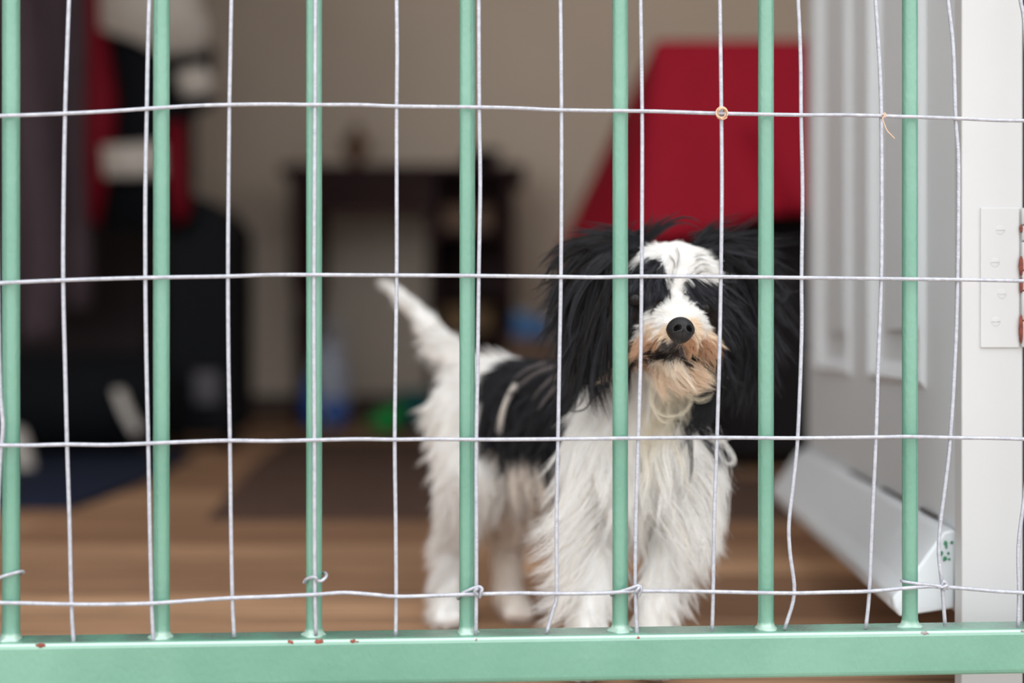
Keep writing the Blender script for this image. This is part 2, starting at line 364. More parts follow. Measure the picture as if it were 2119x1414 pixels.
mesh_e = bpy.data.objects.new('wire_mesh', None); link(mesh_e, gate); mesh_e['label'] = 'galvanised welded wire mesh tied to the bars'
WR = .00118
WO = .0072
V = [
 [(-8, -5), (-9, 240), (-6, 580), (-2, 800), (4, 880), (-2, 960), (-7, 1100), (-8, 1250), (-6, 1335)],
 [(143, -40), (141, 0), (137, 110), (133, 235), (130, 400), (129, 580), (133, 760), (137, 920), (142, 1080), (146, 1250), (151, 1338)],
 [(309, -40), (307, 0), (304, 110), (302, 225), (299, 400), (299, 575), (301, 740), (305, 920), (308, 1080), (312, 1249), (316, 1335)],
 [(478, -40), (477, 0), (475, 110), (473, 217), (471, 400), (470, 572), (471, 740), (474, 912), (476, 1080), (479, 1238), (483, 1320)],
 [(652, -40), (651, 0), (650, 217), (649, 400), (648, 571), (648, 740), (649, 911), (649, 1080), (650, 1232), (652, 1315)],
 [(820, -40), (819, 0), (820, 110), (819, 220), (819, 400), (819, 570), (817, 740), (815, 910), (817, 1080), (818, 1235), (817, 1318)],
 [(989, -40), (989, 0), (990, 222), (992, 380), (989, 571), (987, 740), (984, 910), (984, 1080), (984, 1230), (983, 1315)],
 [(1157, -40), (1158, 0), (1160, 228), (1160, 400), (1159, 573), (1156, 740), (1153, 909), (1150, 1080), (1150, 1229), (1143, 1262), (1129, 1312)],
 [(1324, -40), (1324, 0), (1327, 230), (1327, 400), (1326, 572), (1324, 740), (1319, 907), (1314, 1080), (1313, 1224), (1317, 1325)],
 [(1487, -40), (1488, 0), (1491, 235), (1492, 400), (1490, 573), (1487, 740), (1482, 906), (1476, 1080), (1474, 1225), (1472, 1305)],
 [(1648, -40), (1650, 0), (1655, 120), (1656, 238), (1659, 400), (1657, 575), (1657, 700), (1649, 907), (1640, 1000), (1631, 1084), (1633, 1144), (1642, 1228), (1622, 1303)],
 [(1808, -40), (1810, 0), (1819, 140), (1822, 240), (1823, 400), (1822, 578), (1816, 740), (1811, 905), (1802, 1104), (1797, 1228), (1790, 1301)],
 [(1957, -40), (1960, 0), (1971, 99), (1976, 245), (1982, 346), (1980, 579), (1975, 740), (1965, 906), (1955, 1000), (1945, 1079), (1941, 1144), (1948, 1213), (1954, 1296)],
 [(2106, -40), (2110, 0), (2119, 60), (2128, 250), (2136, 420), (2133, 581), (2128, 909), (2119, 1020), (2106, 1129), (2107, 1227), (2105, 1302)],
]
Hs = [
 [(-60, 243), (0, 240), (60, 238), (133, 235), (230, 230), (302, 225), (400, 219), (473, 217), (560, 216), (650, 217), (740, 217), (819, 220), (989, 222), (1070, 224), (1160, 228), (1327, 230), (1400, 232), (1491, 235), (1656, 238), (1740, 238), (1822, 240), (1976, 245), (2060, 249), (2119, 250), (2170, 252)],
 [(-60, 590), (0, 586), (129, 580), (299, 575), (470, 572), (560, 569), (648, 569), (819, 570), (989, 571), (1159, 573), (1240, 574), (1326, 572), (1490, 573), (1657, 575), (1822, 577), (1980, 579), (2133, 582), (2170, 582)],
 [(-60, 924), (0, 922), (60, 922), (137, 920), (220, 921), (305, 918), (400, 914), (475, 912), (560, 913), (648, 911), (740, 909), (815, 910), (900, 909), (985, 910), (1153, 909), (1319, 907), (1482, 906), (1649, 907), (1811, 905), (1880, 904), (1965, 906), (2050, 907), (2119, 909), (2170, 910)],
 [(-60, 1246), (0, 1248), (60, 1249), (146, 1251), (230, 1251), (312, 1249), (400, 1243), (479, 1238), (560, 1235), (649, 1231), (710, 1227), (770, 1231), (818, 1235), (900, 1233), (983, 1230), (1070, 1228), (1150, 1229), (1240, 1228), (1313, 1224), (1400, 1224), (1474, 1225), (1560, 1227), (1642, 1228), (1720, 1226), (1797, 1224), (1868, 1218), (1930, 1214), (1990, 1218), (2060, 1224), (2119, 1227), (2170, 1228)],
]
V += [[(x, -40), (x, 250), (x + 2, 580), (x - 2, 910), (x, 1240), (x + 3, 1325)] for x in (-180, -352, -522, -694, -866, 2300)]
for pts in V:
    bm = bmesh.new(); q = [G(x, y, WO) for x, y in pts]; q = catmull(q, 5); q.insert(0, Vector((q[0].x, q[0].y, 1.015)))
    tube(bm, q, WR, 10); obj('vertical_wire', bm, M_wire, mesh_e, smooth=True)
for pts in Hs:
    bm = bmesh.new(); q = [G(x, y, WO + .0016) for x, y in pts]; q = catmull(q, 4); q.insert(0, Vector((-.615, q[0].y, q[0].z))); q.append(Vector((.415, q[-1].y, q[-1].z)))
    tube(bm, q, WR, 10); obj('horizontal_wire', bm, M_wire, mesh_e, smooth=True)
for zz in (.462, .562, .662, .762, .862, .962):
    bm = bmesh.new(); tube(bm, [(-.615 + k * .103, -WO - .0016, zz + .0012 * math.sin(k * 2.3 + zz * 50)) for k in range(11)], WR, 10); obj('horizontal_wire', bm, M_wire, mesh_e, smooth=True)
def tie(pts, r=.0010, parent=gate):
    """pts: (px, py, off) ; off > 0 in front of the bar"""
    bm = bmesh.new(); tube(bm, catmull([G(x, y, o) for x, y, o in pts], 7), r, 8)
    obj('tie_wire', bm, M_wire, parent, smooth=True)
tie([(-12, 1200, .008), (8, 1192, .0078), (30, 1186, .0072), (45, 1183, .0030), (48, 1186, -.003), (30, 1190, -.0075), (2, 1196, -.004), (-6, 1200, .004)])
tie([(630, 1204, .003), (633, 1199, .0065), (643, 1195, .0092), (651, 1196, .0102), (654, 1201, .0090), (662, 1203, .0080), (671, 1197, .0062), (675, 1191, .0030), (672, 1186, -.001), (664, 1189, -.0065), (650, 1194, -.007), (634, 1200, -.004), (629, 1206, .0012)])
tie([(990, 1237, .0095), (993, 1226, .0112), (995, 1220, .0112), (990, 1215, .0108), (982, 1216, .0100), (965, 1223, .0085), (953, 1230, .0065), (948, 1236, .002), (950, 1239, -.004), (966, 1234, -.0075), (985, 1228, -.005), (990, 1222, .004), (984, 1219, .0115), (980, 1225, .0115), (986, 1232, .0105)])
tie([(1320, 1234, .0095), (1324, 1222, .0112), (1323, 1215, .0112), (1316, 1213, .0108), (1305, 1217, .0100), (1290, 1222, .0085), (1272, 1227, .0065), (1265, 1230, .001), (1268, 1232, -.004), (1284, 1229, -.0075), (1302, 1222, -.005), (1316, 1218, .004), (1319, 1217, .0115), (1314, 1224, .0115)])
tie([(1960, 1219, .0098), (1955, 1208, .0112), (1950, 1204, .0112), (1944, 1213, .0100), (1925, 1211, .0092), (1900, 1209, .0088), (1880, 1206, .0080), (1868, 1204, .0058), (1865, 1202, .001), (1870, 1204, -.005), (1884, 1208, -.0078), (1905, 1210, -.004), (1925, 1213, .004), (1946, 1216, .0112), (1956, 1212, .0112), (1950, 1222, .010)])

# bits of straw coloured hair caught on the mesh
M_fluff = mat('straw_hair', srgb(205, 170, 140), .8)
def fluff(name, lines, label):
    bm = bmesh.new()
    for pts in lines: tube(bm, catmull([G(x, y, o) for x, y, o in pts], 5), .00030, 6)
    bm.transform(Matrix.Translation((0, .86, 0)) @ Matrix.Rotation(TH, 4, 'Z'))
    obj(name, bm, M_fluff, None, smooth=True, label=label, category='thread')
ls = []
for k in range(5):
    a0 = k * 1.1; rr = 8 + k
    ls.append([(1491 + rr * math.cos(a0 + j * .8), 234 + rr * 1.1 * math.sin(a0 + j * .8), .0105 + .0015 * math.sin(j * 1.6 + k)) for j in range(9)])
ls.append([(1484, 240, .0105), (1490, 246, .0115), (1497, 246, .0115), (1502, 243, .0105)])
fluff('caught_thread', ls, 'straw-coloured thread knotted round a crossing of the wire mesh above the dog')
fluff('caught_thread', [[(1826, 236, .0105), (1828, 240, .0112), (1824, 246, .0110), (1828, 258, .0108), (1833, 270, .0110), (1840, 278, .0112), (1849, 287, .0108)], [(1822, 238, .0100), (1829, 234, .0106), (1830, 242, .0106), (1823, 243, .0104)]],
      'loose pale thread dangling from the wire mesh in front of the white door')

# ------------------------------------------------------------------ the room behind
def X(px, d): return (px - 1059.5) / FPX * d
def Z(py, d): return CAMZ - (py - 707) / FPX * d

# desk with fretwork apron and a pedestal of pigeonholes
D = 4.0
desk = empty('kneehole_desk', (X(836, D), D + .17, 0), label='dark carved wooden desk with shelf pedestal against the back wall', category='desk')
def dz(py): return Z(py, D)
def dx(px): return X(px, D) - X(836, D)
top_z = dz(342)
obj('desk_top', boxes(((dx(580), -.19, top_z - .028), (dx(1086), .19, top_z))), M_mahog, desk, bevel=.006)
for a, b in ((598, 648),):
    for y in (-.17, .12):
        bm = bmesh.new(); lathe(bm, [(.022, 0), (.03, .03), (.018, .08), (.026, .3), (.018, .34), (.03, .40), (.03, top_z - .028)], 14, (dx(622), y + .03, 0)); obj('leg', bm, M_mahog, desk, smooth=True)
bm = boxes(((dx(600), -.17, dz(440)), (dx(885), -.155, dz(362))))
for k in range(9):
    xx = dx(665 + k * 24); ellipsoid(bm, (xx, -.172, dz(400)), (.012, .006, .022), seg=12)
obj('fret_apron', bm, M_mahog, desk)
px0, px1 = dx(885), dx(1064)
bm = boxes(((px0, -.17, 0), (px0 + .02, .17, top_z - .028)), ((px1 - .02, -.17, 0), (px1, .17, top_z - .028)), ((px0, .155, 0), (px1, .17, top_z - .028)))
obj('pedestal', bm, M_mahog, desk)
for py in (400, 480, 600, 690, 800, 872):
    obj('shelf', boxes(((px0 + .02, -.168, dz(py) - .012), (px1 - .02, .155, dz(py)))), M_mahog, desk)
def shelf_thing(name, pxa, pxb, pya, pyb, m, label, cat, kind='box', group=None):
    d = D
    e = empty(name, (X((pxa + pxb) / 2, d), d + .04, Z(pyb, d)), label=label, category=cat, group=group)
    w_ = (X(pxb, d) - X(pxa, d)) / 2; h_ = Z(pya, d) - Z(pyb, d)
    if kind == 'box':
        obj('body', boxes(((-w_, -.05, 0), (w_, .06, h_ * .8))), m, e, bevel=.004); obj('lid', boxes(((-w_ * 1.04, -.054, h_ * .8), (w_ * 1.04, .064, h_))), m, e, bevel=.004)
    return e
shelf_thing('storage_box', 918, 1020, 428, 478, M_brown, 'brown wooden box in the upper pigeonhole of the desk', 'box')
shelf_thing('storage_box', 918, 1018, 634, 688, mat('ochre_card', srgb(120, 96, 66), .7), 'ochre box on the middle shelf of the desk pedestal', 'box')

# ornaments on the desk
orn = empty('carved_figurine', (X(727, D), D + .12, top_z), label='small brown carved figurine standing on the desk top', category='figurine')
s = 1 / FPX * D
bm = bmesh.new(); lathe(bm, [(.028, 0), (.030, .006), (.020, .012), (.022, .03), (.030, .05), (.034, .065), (.028, .085), (.016, .095), (.012, .10)], 18)
obj('figure', bm, M_brown, orn, smooth=True)
bm = bmesh.new(); ellipsoid(bm, (0, 0, .112), (.019, .019, .022), seg=16); ellipsoid(bm, (.03, -.005, .07), (.012, .012, .026), seg=12); ellipsoid(bm, (-.03, -.005, .07), (.012, .012, .026), seg=12)
obj('head', bm, M_brown, orn, smooth=True)
bw = empty('dark_bowl', (X(998, D), D + .1, top_z), label='low dark bowl on the right end of the desk top', category='bowl')
bm = bmesh.new(); lathe(bm, [(.03, 0), (.034, .006), (.05, .03), (.056, .052), (.052, .052), (.046, .032), (.02, .012)], 20); obj('bowl', bm, M_black, bw, smooth=True)

# things under and beside the desk
Db = 3.75
bag = empty('plastic_carrier', (X(676, Db), Db + .05, 0), label='blue and white rounded plastic bag standing under the desk', category='bag')
bm = bmesh.new(); ellipsoid(bm, (0, 0, .115), (.058, .05, .125), seg=24)
for v in bm.verts:
    v.co.z = max(v.co.z, .0); v.co += Vector((noise.noise(v.co * 20), noise.noise(v.co * 22 + Vector((4, 0, 0))), 0)) * .008
blue = mat('blue_plastic', srgb(40, 92, 176), .4)
lb = mat('pale_plastic', srgb(176, 186, 205), .4)
obj('sack', bm, lb, bag, smooth=True)
bm = bmesh.new(); ellipsoid(bm, (-.045, -.02, .075), (.03, .035, .075), seg=16); ellipsoid(bm, (.02, -.045, .05), (.035, .012, .04), seg=16); obj('printed_panel', bm, blue, bag, smooth=True, label='strong blue printed side')
bm = bmesh.new(); tube(bm, catmull([(-.03, 0, .22), (-.025, 0, .27), (0, 0, .285), (.025, 0, .27), (.03, 0, .22)], 6), .006, 8); obj('handle', bm, lb, bag, smooth=True)

toy = empty('green_toy', (X(800, 3.6), 3.6, 0), label='bright green rubbery toy on the floor under the desk', category='toy')
bm = bmesh.new(); ellipsoid(bm, (0, 0, .034), (.034, .03, .034), seg=20); ellipsoid(bm, (.028, 0, .062), (.018, .018, .018), seg=14)
obj('body', bm, mat('green_rubber', srgb(0, 150, 62), .4), toy, smooth=True)
bm = bmesh.new(); tube(bm, catmull([(-.03, 0, .04), (-.045, -.01, .03), (-.05, 0, .015)], 5), .006, 8); obj('tail', bm, mat('green_rubber_tip', srgb(0, 130, 62), .4), toy, smooth=True)
tub = empty('teal_tub', (X(860, 3.74), 3.74, 0), label='dark teal plastic tub just behind the green toy', category='tub')
bm = bmesh.new(); lathe(bm, [(.035, 0), (.04, .004), (.045, .09), (.048, .095), (.042, .095), (.037, .01)], 20); obj('tub_body', bm, mat('teal_plastic', srgb(20, 92, 96), .5), tub, smooth=True)
bm = bmesh.new(); lathe(bm, [(.049, .093), (.050, .104), (.02, .108)], 20); obj('lid', bm, mat('teal_lid', srgb(24, 90, 92), .5), tub, smooth=True)

# low wooden chest to the right of the desk with a blue pack on it
Dc = 3.5
ch = empty('wooden_chest', (X(1135, Dc), Dc + .12, 0), label='low brown wooden chest to the right of the desk', category='chest')
cz = Z(698, Dc)
obj('body', boxes(((-.10, -.12, .02), (.13, .12, cz - .03))), M_brown, ch, bevel=.004); obj('lid', boxes(((-.106, -.126, cz - .03), (.136, .126, cz))), M_brown, ch, bevel=.006)
for sx in (-.09, .11):
    obj('foot', boxes(((sx - .01, -.11, 0), (sx + .02, -.08, .02))), M_brown, ch)
bp = empty('blue_carton', (X(1100, Dc), Dc + .1, cz), label='small blue carton lying on the low wooden chest', category='carton')
obj('carton_body', boxes(((-.045, -.05, 0), (.045, .05, .05))), mat('blue_card', srgb(44, 108, 170), .5), bp, bevel=.003)
obj('flap', boxes(((-.045, -.052, .05), (.0, .05, .064))), mat('pale_blue_card', srgb(100, 150, 195), .5), bp, bevel=.002)

# table under a red cloth
Dt = 2.45
tb = empty('side_table', (.62, Dt + .32, 0), label='black wooden table standing under the red cloth', category='table')
tz = Z(88, Dt) - .004
tx0, tx1 = X(1372, Dt) - .62, .42
M_blk = mat('black_wood', srgb(20, 16, 19), .7, spec=.15)
obj('table_top', boxes(((tx0 + .01, -.31, tz - .03), (tx1, .3, tz))), M_blk, tb)
for sx in (tx0 + .04, tx1 - .06):
    for sy in (-.28, .24): obj('leg', boxes(((sx, sy, 0), (sx + .045, sy + .045, tz - .03))), M_blk, tb)
obj('cupboard', boxes(((tx0 + .03, -.20, .03), (tx1 - .03, .26, tz - .03))), M_blk, tb, bevel=.004)
def red_cloth():
    bm = bmesh.new(); rings = []
    x0, x1, y0, y1 = tx0 - .005 + .62, tx1 + .62 + .005, Dt, Dt + .63
    n = 60; base = []
    for k in range(n): base.append((x0, y1 - (y1 - y0) * k / n, -1, 0))
    for k in range(90): base.append((x0 + (x1 - x0) * k / 90, y0, 0, -1))
    for k in range(n): base.append((x1, y0 + (y1 - y0) * k / n, 1, 0))
    for k in range(60): base.append((x1 - (x1 - x0) * k / 60, y1, 0, 1))
    top = tz + .004
    drop = top - Z(450, Dt)
    for j in range(17):
        t = j / 16; ring = []
        for i, (x, y, nx, ny) in enumerate(base):
            # the side drop stands off and flares towards the back corner
            dc = math.hypot(x - x0, y - y1); c = math.exp(-(dc / .34) ** 2) if nx <= 0 and ny <= 0 else math.exp(-(dc / .1) ** 2)
            flare = .006 + .016 * t + .010 * t * math.sin(i * .42)
            ox, oy = nx * flare, ny * flare
            if nx == -1: ox -= .10 * t * c + .035 * t
            elif x < x0 + .12 and ny == -1: ox -= .035 * t * (1 - (x - x0) / .12)
            # a deep crease in the front drop near the corner
            dd = (x - (x0 + .06 + .16 * t)); crease = math.exp(-(dd / .018) ** 2) * (.5 < t) * .03
            if ny == -1: oy += crease
            drp = drop * (1 + .02 * math.sin(i * .2) + (.15 if nx == -1 else .15 * math.exp(-((x - x0) / .10) ** 2) if ny == -1 else 0))
            ring.append(bm.verts.new((x + ox, y + oy, top - drp * t)))
        rings.append(ring)
    N = len(base)
    for j in range(16):
        for i in range(N): bm.faces.new((rings[j][i], rings[j][(i + 1) % N], rings[j + 1][(i + 1) % N], rings[j + 1][i]))
    bm.faces.new(rings[0])
    return bm
o = obj('red_tablecloth', red_cloth(), M_red, None, smooth=True, label='plain red cloth draped over the black table behind the open door', category='tablecloth')
sm = o.modifiers.new('thick', 'SOLIDIFY'); sm.thickness = .003; sm.offset = 1

# left side: wardrobe, plum curtain, jacket, black case, bag, navy rug
Dw = 3.45
wd = empty('dark_wardrobe', (-1.28, Dw, 0), label='tall dark wardrobe at the far left behind the hanging jacket', category='wardrobe')
wx0, wx1 = -1.05 + .36, X(300, Dw) + 1.28
obj('carcass', boxes(((-.68, .02, 0), (wx1, .55, 1.95))), M_ward, wd)
for a, b in ((-.67, -.30), (-.29, .075), (.085, wx1 - .01)):
    p = obj('door', boxes(((a, 0, .06), (b, .02, 1.9))), M_ward, wd, bevel=.003)
    bm = bmesh.new(); ellipsoid(bm, (b - .03, -.012, .95), (.012, .014, .012), seg=12); obj('knob', bm, M_brown, p, smooth=True)
Dcu = 3.1
def curtain(x0, x1, y, z0, z1, amp, n, tilt=0):
    bm = bmesh.new(); K = n * 10; rows = 10; g = []
    for j in range(rows + 1):
        t = j / rows; z = z1 + (z0 - z1) * t; row = []
        for i in range(K + 1):
            s = i / K
            row.append(bm.verts.new((x0 + (x1 - x0) * s + tilt * t * (1 - s), y + amp * math.sin(s * n * math.tau + .7 * t) * (.6 + .5 * t), z)))
        g.append(row)
    for j in range(rows):
        for i in range(K): bm.faces.new((g[j][i], g[j][i + 1], g[j + 1][i + 1], g[j + 1][i]))
    return bm
rb = empty('long_robe', (0, Dcu, 0), label='long plum brown robe hanging down at the far left', category='robe')
o = obj('robe_body', curtain(X(-60, Dcu), X(185, Dcu), 0, Z(640, Dcu), 1.3, .02, 4), M_curt, rb, smooth=True); o.modifiers.new('t', 'SOLIDIFY').thickness = .006
bm = bmesh.new(); tube(bm, catmull([(X(40, Dcu), -.02, 1.2), (X(70, Dcu), -.05, .9), (X(110, Dcu), -.045, Z(500, Dcu)), (X(95, Dcu), -.04, Z(700, Dcu))], 6), .045, 14, flat=.4)
obj('sleeve', bm, M_curt, rb, smooth=True)
hk = empty('coat_rail', (-.9, 3.3, 1.5), label='dark rail above carrying the hanging clothes', category='rail')
bm = bmesh.new(); tube(bm, [(-.75, 0, 0), (.35, 0, 0)], .012, 12); obj('rod', bm, M_black, hk, smooth=True)
for x in (-.7, .3):
    bm = bmesh.new(); tube(bm, [(x, 0, 0), (x, 0, .1), (x, .14, .1)], .008, 10); obj('bracket', bm, M_black, hk, smooth=True)

Dj = 3.05
jk = empty('motor_jacket', (X(310, Dj), Dj, 1.2), label='red, black and white sports jacket hanging beside the dark wardrobe', category='jacket')
def jp(px, py, dy=0): return Vector((X(px, Dj) - X(310, Dj), dy, Z(py, Dj) - 1.2))
def blob(bm, pts, rad, flat=.5):
    tube(bm, catmull([jp(*p) for p in pts], 6), [r for r in np.interp(np.linspace(0, 1, (len(pts) - 1) * 6 + 1), np.linspace(0, 1, len(rad)), rad)], 18, flat=flat)
# torso
def panel(name, quads, m, label=None, dy=0, th=.03, col=None):
    """a padded cloth panel: outline polygon in the jacket's plane given real thickness"""
    bm = bmesh.new(); pts = [jp(x, y, dy) for x, y in quads]
    c = sum(pts, Vector()) / len(pts)
    f = [bm.verts.new(p) for p in pts]; bkv = [bm.verts.new(p + Vector((0, th, 0))) for p in pts]
    fc = bm.verts.new(c + Vector((0, -th * .5, 0)))
    n = len(pts)
    for i in range(n):
        j = (i + 1) % n; bm.faces.new((f[i], f[j], fc)); bm.faces.new((f[i], bkv[i], bkv[j], f[j]))
    bm.faces.new(bkv)
    o = obj(name, bm, m, jk, smooth=True)
    if label: o['label'] = label
    return o
panel('torso', [(225, -330), (395, -330), (402, 60), (440, 100), (430, 200), (385, 250), (385, 480), (210, 480), (215, 120)], M_black, 'black body of the jacket')
panel('red_lining', [(185, -300), (232, -300), (225, 60), (248, 210), (238, 330), (222, 400), (210, 470), (192, 460), (186, 300), (190, 120)], M_redj, 'dark red inner strip', dy=-.035)
panel('white_yoke', [(212, -320), (400, -320), (425, 30), (445, 60), (430, 112), (352, 122), (285, 90), (222, 70)], M_whj, 'white shoulder panel', dy=-.05)
panel('white_cuff', [(372, 158), (430, 142), (455, 178), (440, 205), (390, 210)], M_whj, 'white cuff band', dy=-.05)
panel('dark_cuff', [(370, 212), (445, 206), (462, 215), (420, 238), (378, 240)], M_black, 'black cuff hem', dy=-.05)
panel('white_band', [(224, 308), (345, 300), (350, 370), (228, 372)], M_whj, 'white band round the waist', dy=-.05)
panel('red_hem', [(350, 262), (388, 255), (392, 380), (398, 440), (378, 470), (362, 440), (352, 380)], M_redj, 'red lower corner of the jacket', dy=-.04)
bm = bmesh.new(); tube(bm, [(0, 0.02, .33), (0, 0.02, .28)], .004, 8); obj('hook', bm, M_wire, jk)

Ds = 3.1
sp = empty('black_case', (X(415, Ds), Ds + .1, 0), label='tall black case standing on the floor below the jacket', category='case')
hz = Z(400, Ds)
def case():
    bm = bmesh.new(); a, b = X(345, Ds) - X(415, Ds), X(482, Ds) - X(415, Ds)
    prof = [(a, .03), (b - .01, .03), (b, .05), (b, hz - .07), (b - .04, hz - .02), (b - .10, hz), (a, hz)]
    f = [bm.verts.new((x, -.12, z)) for x, z in prof]; g = [bm.verts.new((x, .14, z)) for x, z in prof]
    bm.faces.new(f); bm.faces.new(g[::-1])
    for i in range(len(prof)):
        j = (i + 1) % len(prof); bm.faces.new((f[i], g[i], g[j], f[j]))
    return bm
M_case = mat('black_case', srgb(8, 11, 17), .7, spec=.15)
obj('shell', case(), M_case, sp, bevel=.01)
for x in (-.06, .06):
    bm = bmesh.new(); tube(bm, [(x - .012, -.08, .022), (x + .012, -.08, .022)], .022, 16); obj('wheel', bm, M_black, sp, smooth=True)
obj('latch', boxes(((-.01, -.13, .10), (.045, -.12, .17))), mat('dull_metal', srgb(70, 68, 76), .5), sp, bevel=.003)

def rug_mesh():
    bm = bmesh.new(); P4 = [(-1.3, 1.98), (X(185, 1.98) - .02, 1.98), (X(300, 2.35), 2.35), (X(400, 2.85), 2.85), (X(335, 3.0)+.04, 2.97), (-1.3, 2.97)]
    lo = [bm.verts.new((x, y, 0.0005)) for x, y in P4]; hi = [bm.verts.new((x, y, .009)) for x, y in P4]
    bm.faces.new(hi); bm.faces.new(lo[::-1])
    for i in range(6):
        j = (i + 1) % 6; bm.faces.new((lo[i], lo[j], hi[j], hi[i]))
    return bm
obj('navy_rug', rug_mesh(), M_navy, None, label='flat navy rug on the wooden floor at the left', category='rug', bevel=.003)
hb_ = empty('black_holdall', (X(120, 2.85), 2.9, .009), label='long black holdall with white straps on the navy rug', category='bag')
bm = bmesh.new()
tube(bm, [(-.50, 0, .105), (-.47, 0, .105), (-.42, 0, .105), (.14, 0, .105), (.19, 0, .105), (.215, 0, .105)], [.04, .09, .105, .105, .09, .04], 28, flat=.95)
for v in bm.verts: v.co.z = max(v.co.z, 0.0)
obj('bag_body', bm, M_black, hb_, smooth=True)
M_strap = mat('white_webbing', srgb(180, 176, 172), .7)
for (xa, za, xb, zb) in ((X(243, 2.85), Z(805, 2.85), X(285, 2.85), Z(900, 2.85)), (X(10, 2.3), Z(890, 2.3), X(48, 2.3), Z(985, 2.3))):
    pass
def strap(pa, pb):
    bm = bmesh.new(); tube(bm, catmull([pa, (pa + pb) / 2 + Vector((0, -.012, 0)), pb], 6), .013, 12, flat=.4)
    return bm
e0 = hb_.location
o = obj('strap', strap(P(245, 808, 2.785) - e0, P(286, 896, 2.775) - e0), M_strap, hb_, smooth=True)
sl = empty('slipper', P(52, 985, 2.5), label='pale slipper propped upright near the left edge beside the black holdall', category='slipper')
e1 = Vector(sl.location)
bm = bmesh.new(); tube(bm, catmull([P(38, 888, 2.60) - e1, P(44, 920, 2.58) - e1, P(52, 955, 2.55) - e1, P(60, 985, 2.52) - e1], 6), [.012 + .006 * math.sin(k / 18 * math.pi) for k in range(19)], 14, flat=.5)
obj('sole', bm, M_strap, sl, smooth=True)
bm = bmesh.new(); tube(bm, catmull([P(34, 900, 2.63) - e1, P(36, 925, 2.62) - e1, P(46, 960, 2.58) - e1], 6), .014, 12, flat=.6)
obj('upper', bm, M_whj, sl, smooth=True)

def flat_sheet(P4, th):
    bm = bmesh.new(); lo = [bm.verts.new((x, y, 0.0005)) for x, y in P4]; hi = [bm.verts.new((x, y, th)) for x, y in P4]
    bm.faces.new(hi); bm.faces.new(lo[::-1]); n = len(P4)
    for i in range(n):
        j = (i + 1) % n; bm.faces.new((lo[i], lo[j], hi[j], hi[i]))
    return bm
obj('brown_rug', flat_sheet([(X(430, 1.86), 1.86), (X(1660, 1.86), 1.86), (.62, 2.35), (.20, 2.40), (.20, 3.32), (X(590, 3.32), 3.32), (X(520, 2.6), 2.6)], .006),  # dark sheet laid down as the shade on the far floor
    mat('brown_carpet', srgb(84, 66, 58), .95, noise_scale=25, noise_amt=.12, spec=.1), None, label='dark brown rug on the floor in front of the carved desk', category='rug', bevel=.002)

# ------------------------------------------------------------------ the dog
dog = empty('small_dog', P(1210, 1300, 1.06).to_2d().to_3d(), label='small shaggy black and white puppy standing behind the green gate', category='dog')
DO = Vector(dog.location)
# skeleton primitives: group -> list of (point, radius) chains
CH = {
 'head': [[(P(1392, 612, .972), .033), (P(1392, 600, .968), .032)],
          [(P(1386, 628, .960), .026), (P(1396, 668, .944), .0195), (P(1406, 692, .917), .0118)],
          [(P(1340, 640, .968), .024), (P(1345, 690, .965), .020)], [(P(1445, 645, .968), .023), (P(1450, 695, .965), .019)],
          [(P(1390, 738, .962), .014), (P(1404, 752, .932), .0085)],
          [(P(1372, 700, .946), .0135), (P(1368, 712, .940), .0125)], [(P(1436, 702, .944), .0125), (P(1440, 714, .938), .0115)]],
 'body': [[(P(1380, 690, .998), .030), (P(1345, 800, 1.02), .036), (P(1320, 900, 1.03), .046), (P(1310, 970, 1.03), .042)],
          [(P(1320, 880, 1.04), .046), (P(1180, 878, 1.11), .046), (P(1020, 848, 1.195), .043)],
          [(P(1250, 940, 1.015), .028), (P(1232, 1090, 1.03), .0185), (P(1220, 1250, 1.0), .0125), (P(1212, 1352, .995), .0125), (P(1210, 1370, .978), .0115)],
          [(P(1400, 930, 1.00), .027), (P(1405, 1090, 1.02), .018), (P(1362, 1250, 1.005), .0125), (P(1352, 1350, 1.0), .0125), (P(1350, 1368, .984), .0115)],
          [(P(985, 862, 1.195), .038), (P(985, 985, 1.165), .027), (P(940, 1120, 1.21), .0135), (P(930, 1230, 1.19), .012), (P(928, 1272, 1.165), .0115)],
          [(P(1068, 872, 1.20), .034), (P(1085, 1000, 1.19), .024), (P(1050, 1120, 1.235), .0125), (P(1050, 1225, 1.215), .0115), (P(1072, 1262, 1.188), .011)]],
 'tail': [[(P(990, 790, 1.21), .018), (P(945, 740, 1.225), .0115), (P(895, 680, 1.245), .0085), (P(845, 625, 1.26), .006), (P(808, 592, 1.275), .0035)]],
 'earA': [[(P(1310, 530, .978), .014), (P(1262, 520, .98), .012), (P(1225, 560, .98), .011), (P(1208, 650, .975), .009), (P(1205, 700, .97), .006)]],
 'earB': [[(P(1462, 530, .985), .013), (P(1515, 528, .992), .012), (P(1548, 580, .995), .011), (P(1552, 670, .99), .009), (P(1550, 720, .985), .006)]],
}
segs = []                     # (group, a, b, ra, rb)
bm = bmesh.new()
def sph(c, r):
    bmesh.ops.create_icosphere(bm, subdivisions=3, radius=r, matrix=Matrix.Translation(c))
for g, chains in CH.items():
    for c in chains:
        for (a, ra), (b, rb) in zip(c[:-1], c[1:]):
            segs.append((g, a, b, ra, rb))
            n = max(2, int((b - a).length / .005))
            for k in range(n + 1):
                t = k / n; sph(a.lerp(b, t), ra + (rb - ra) * t)
ellipsoid(bm, P(1392, 611, .975), (.036, .040, .030))
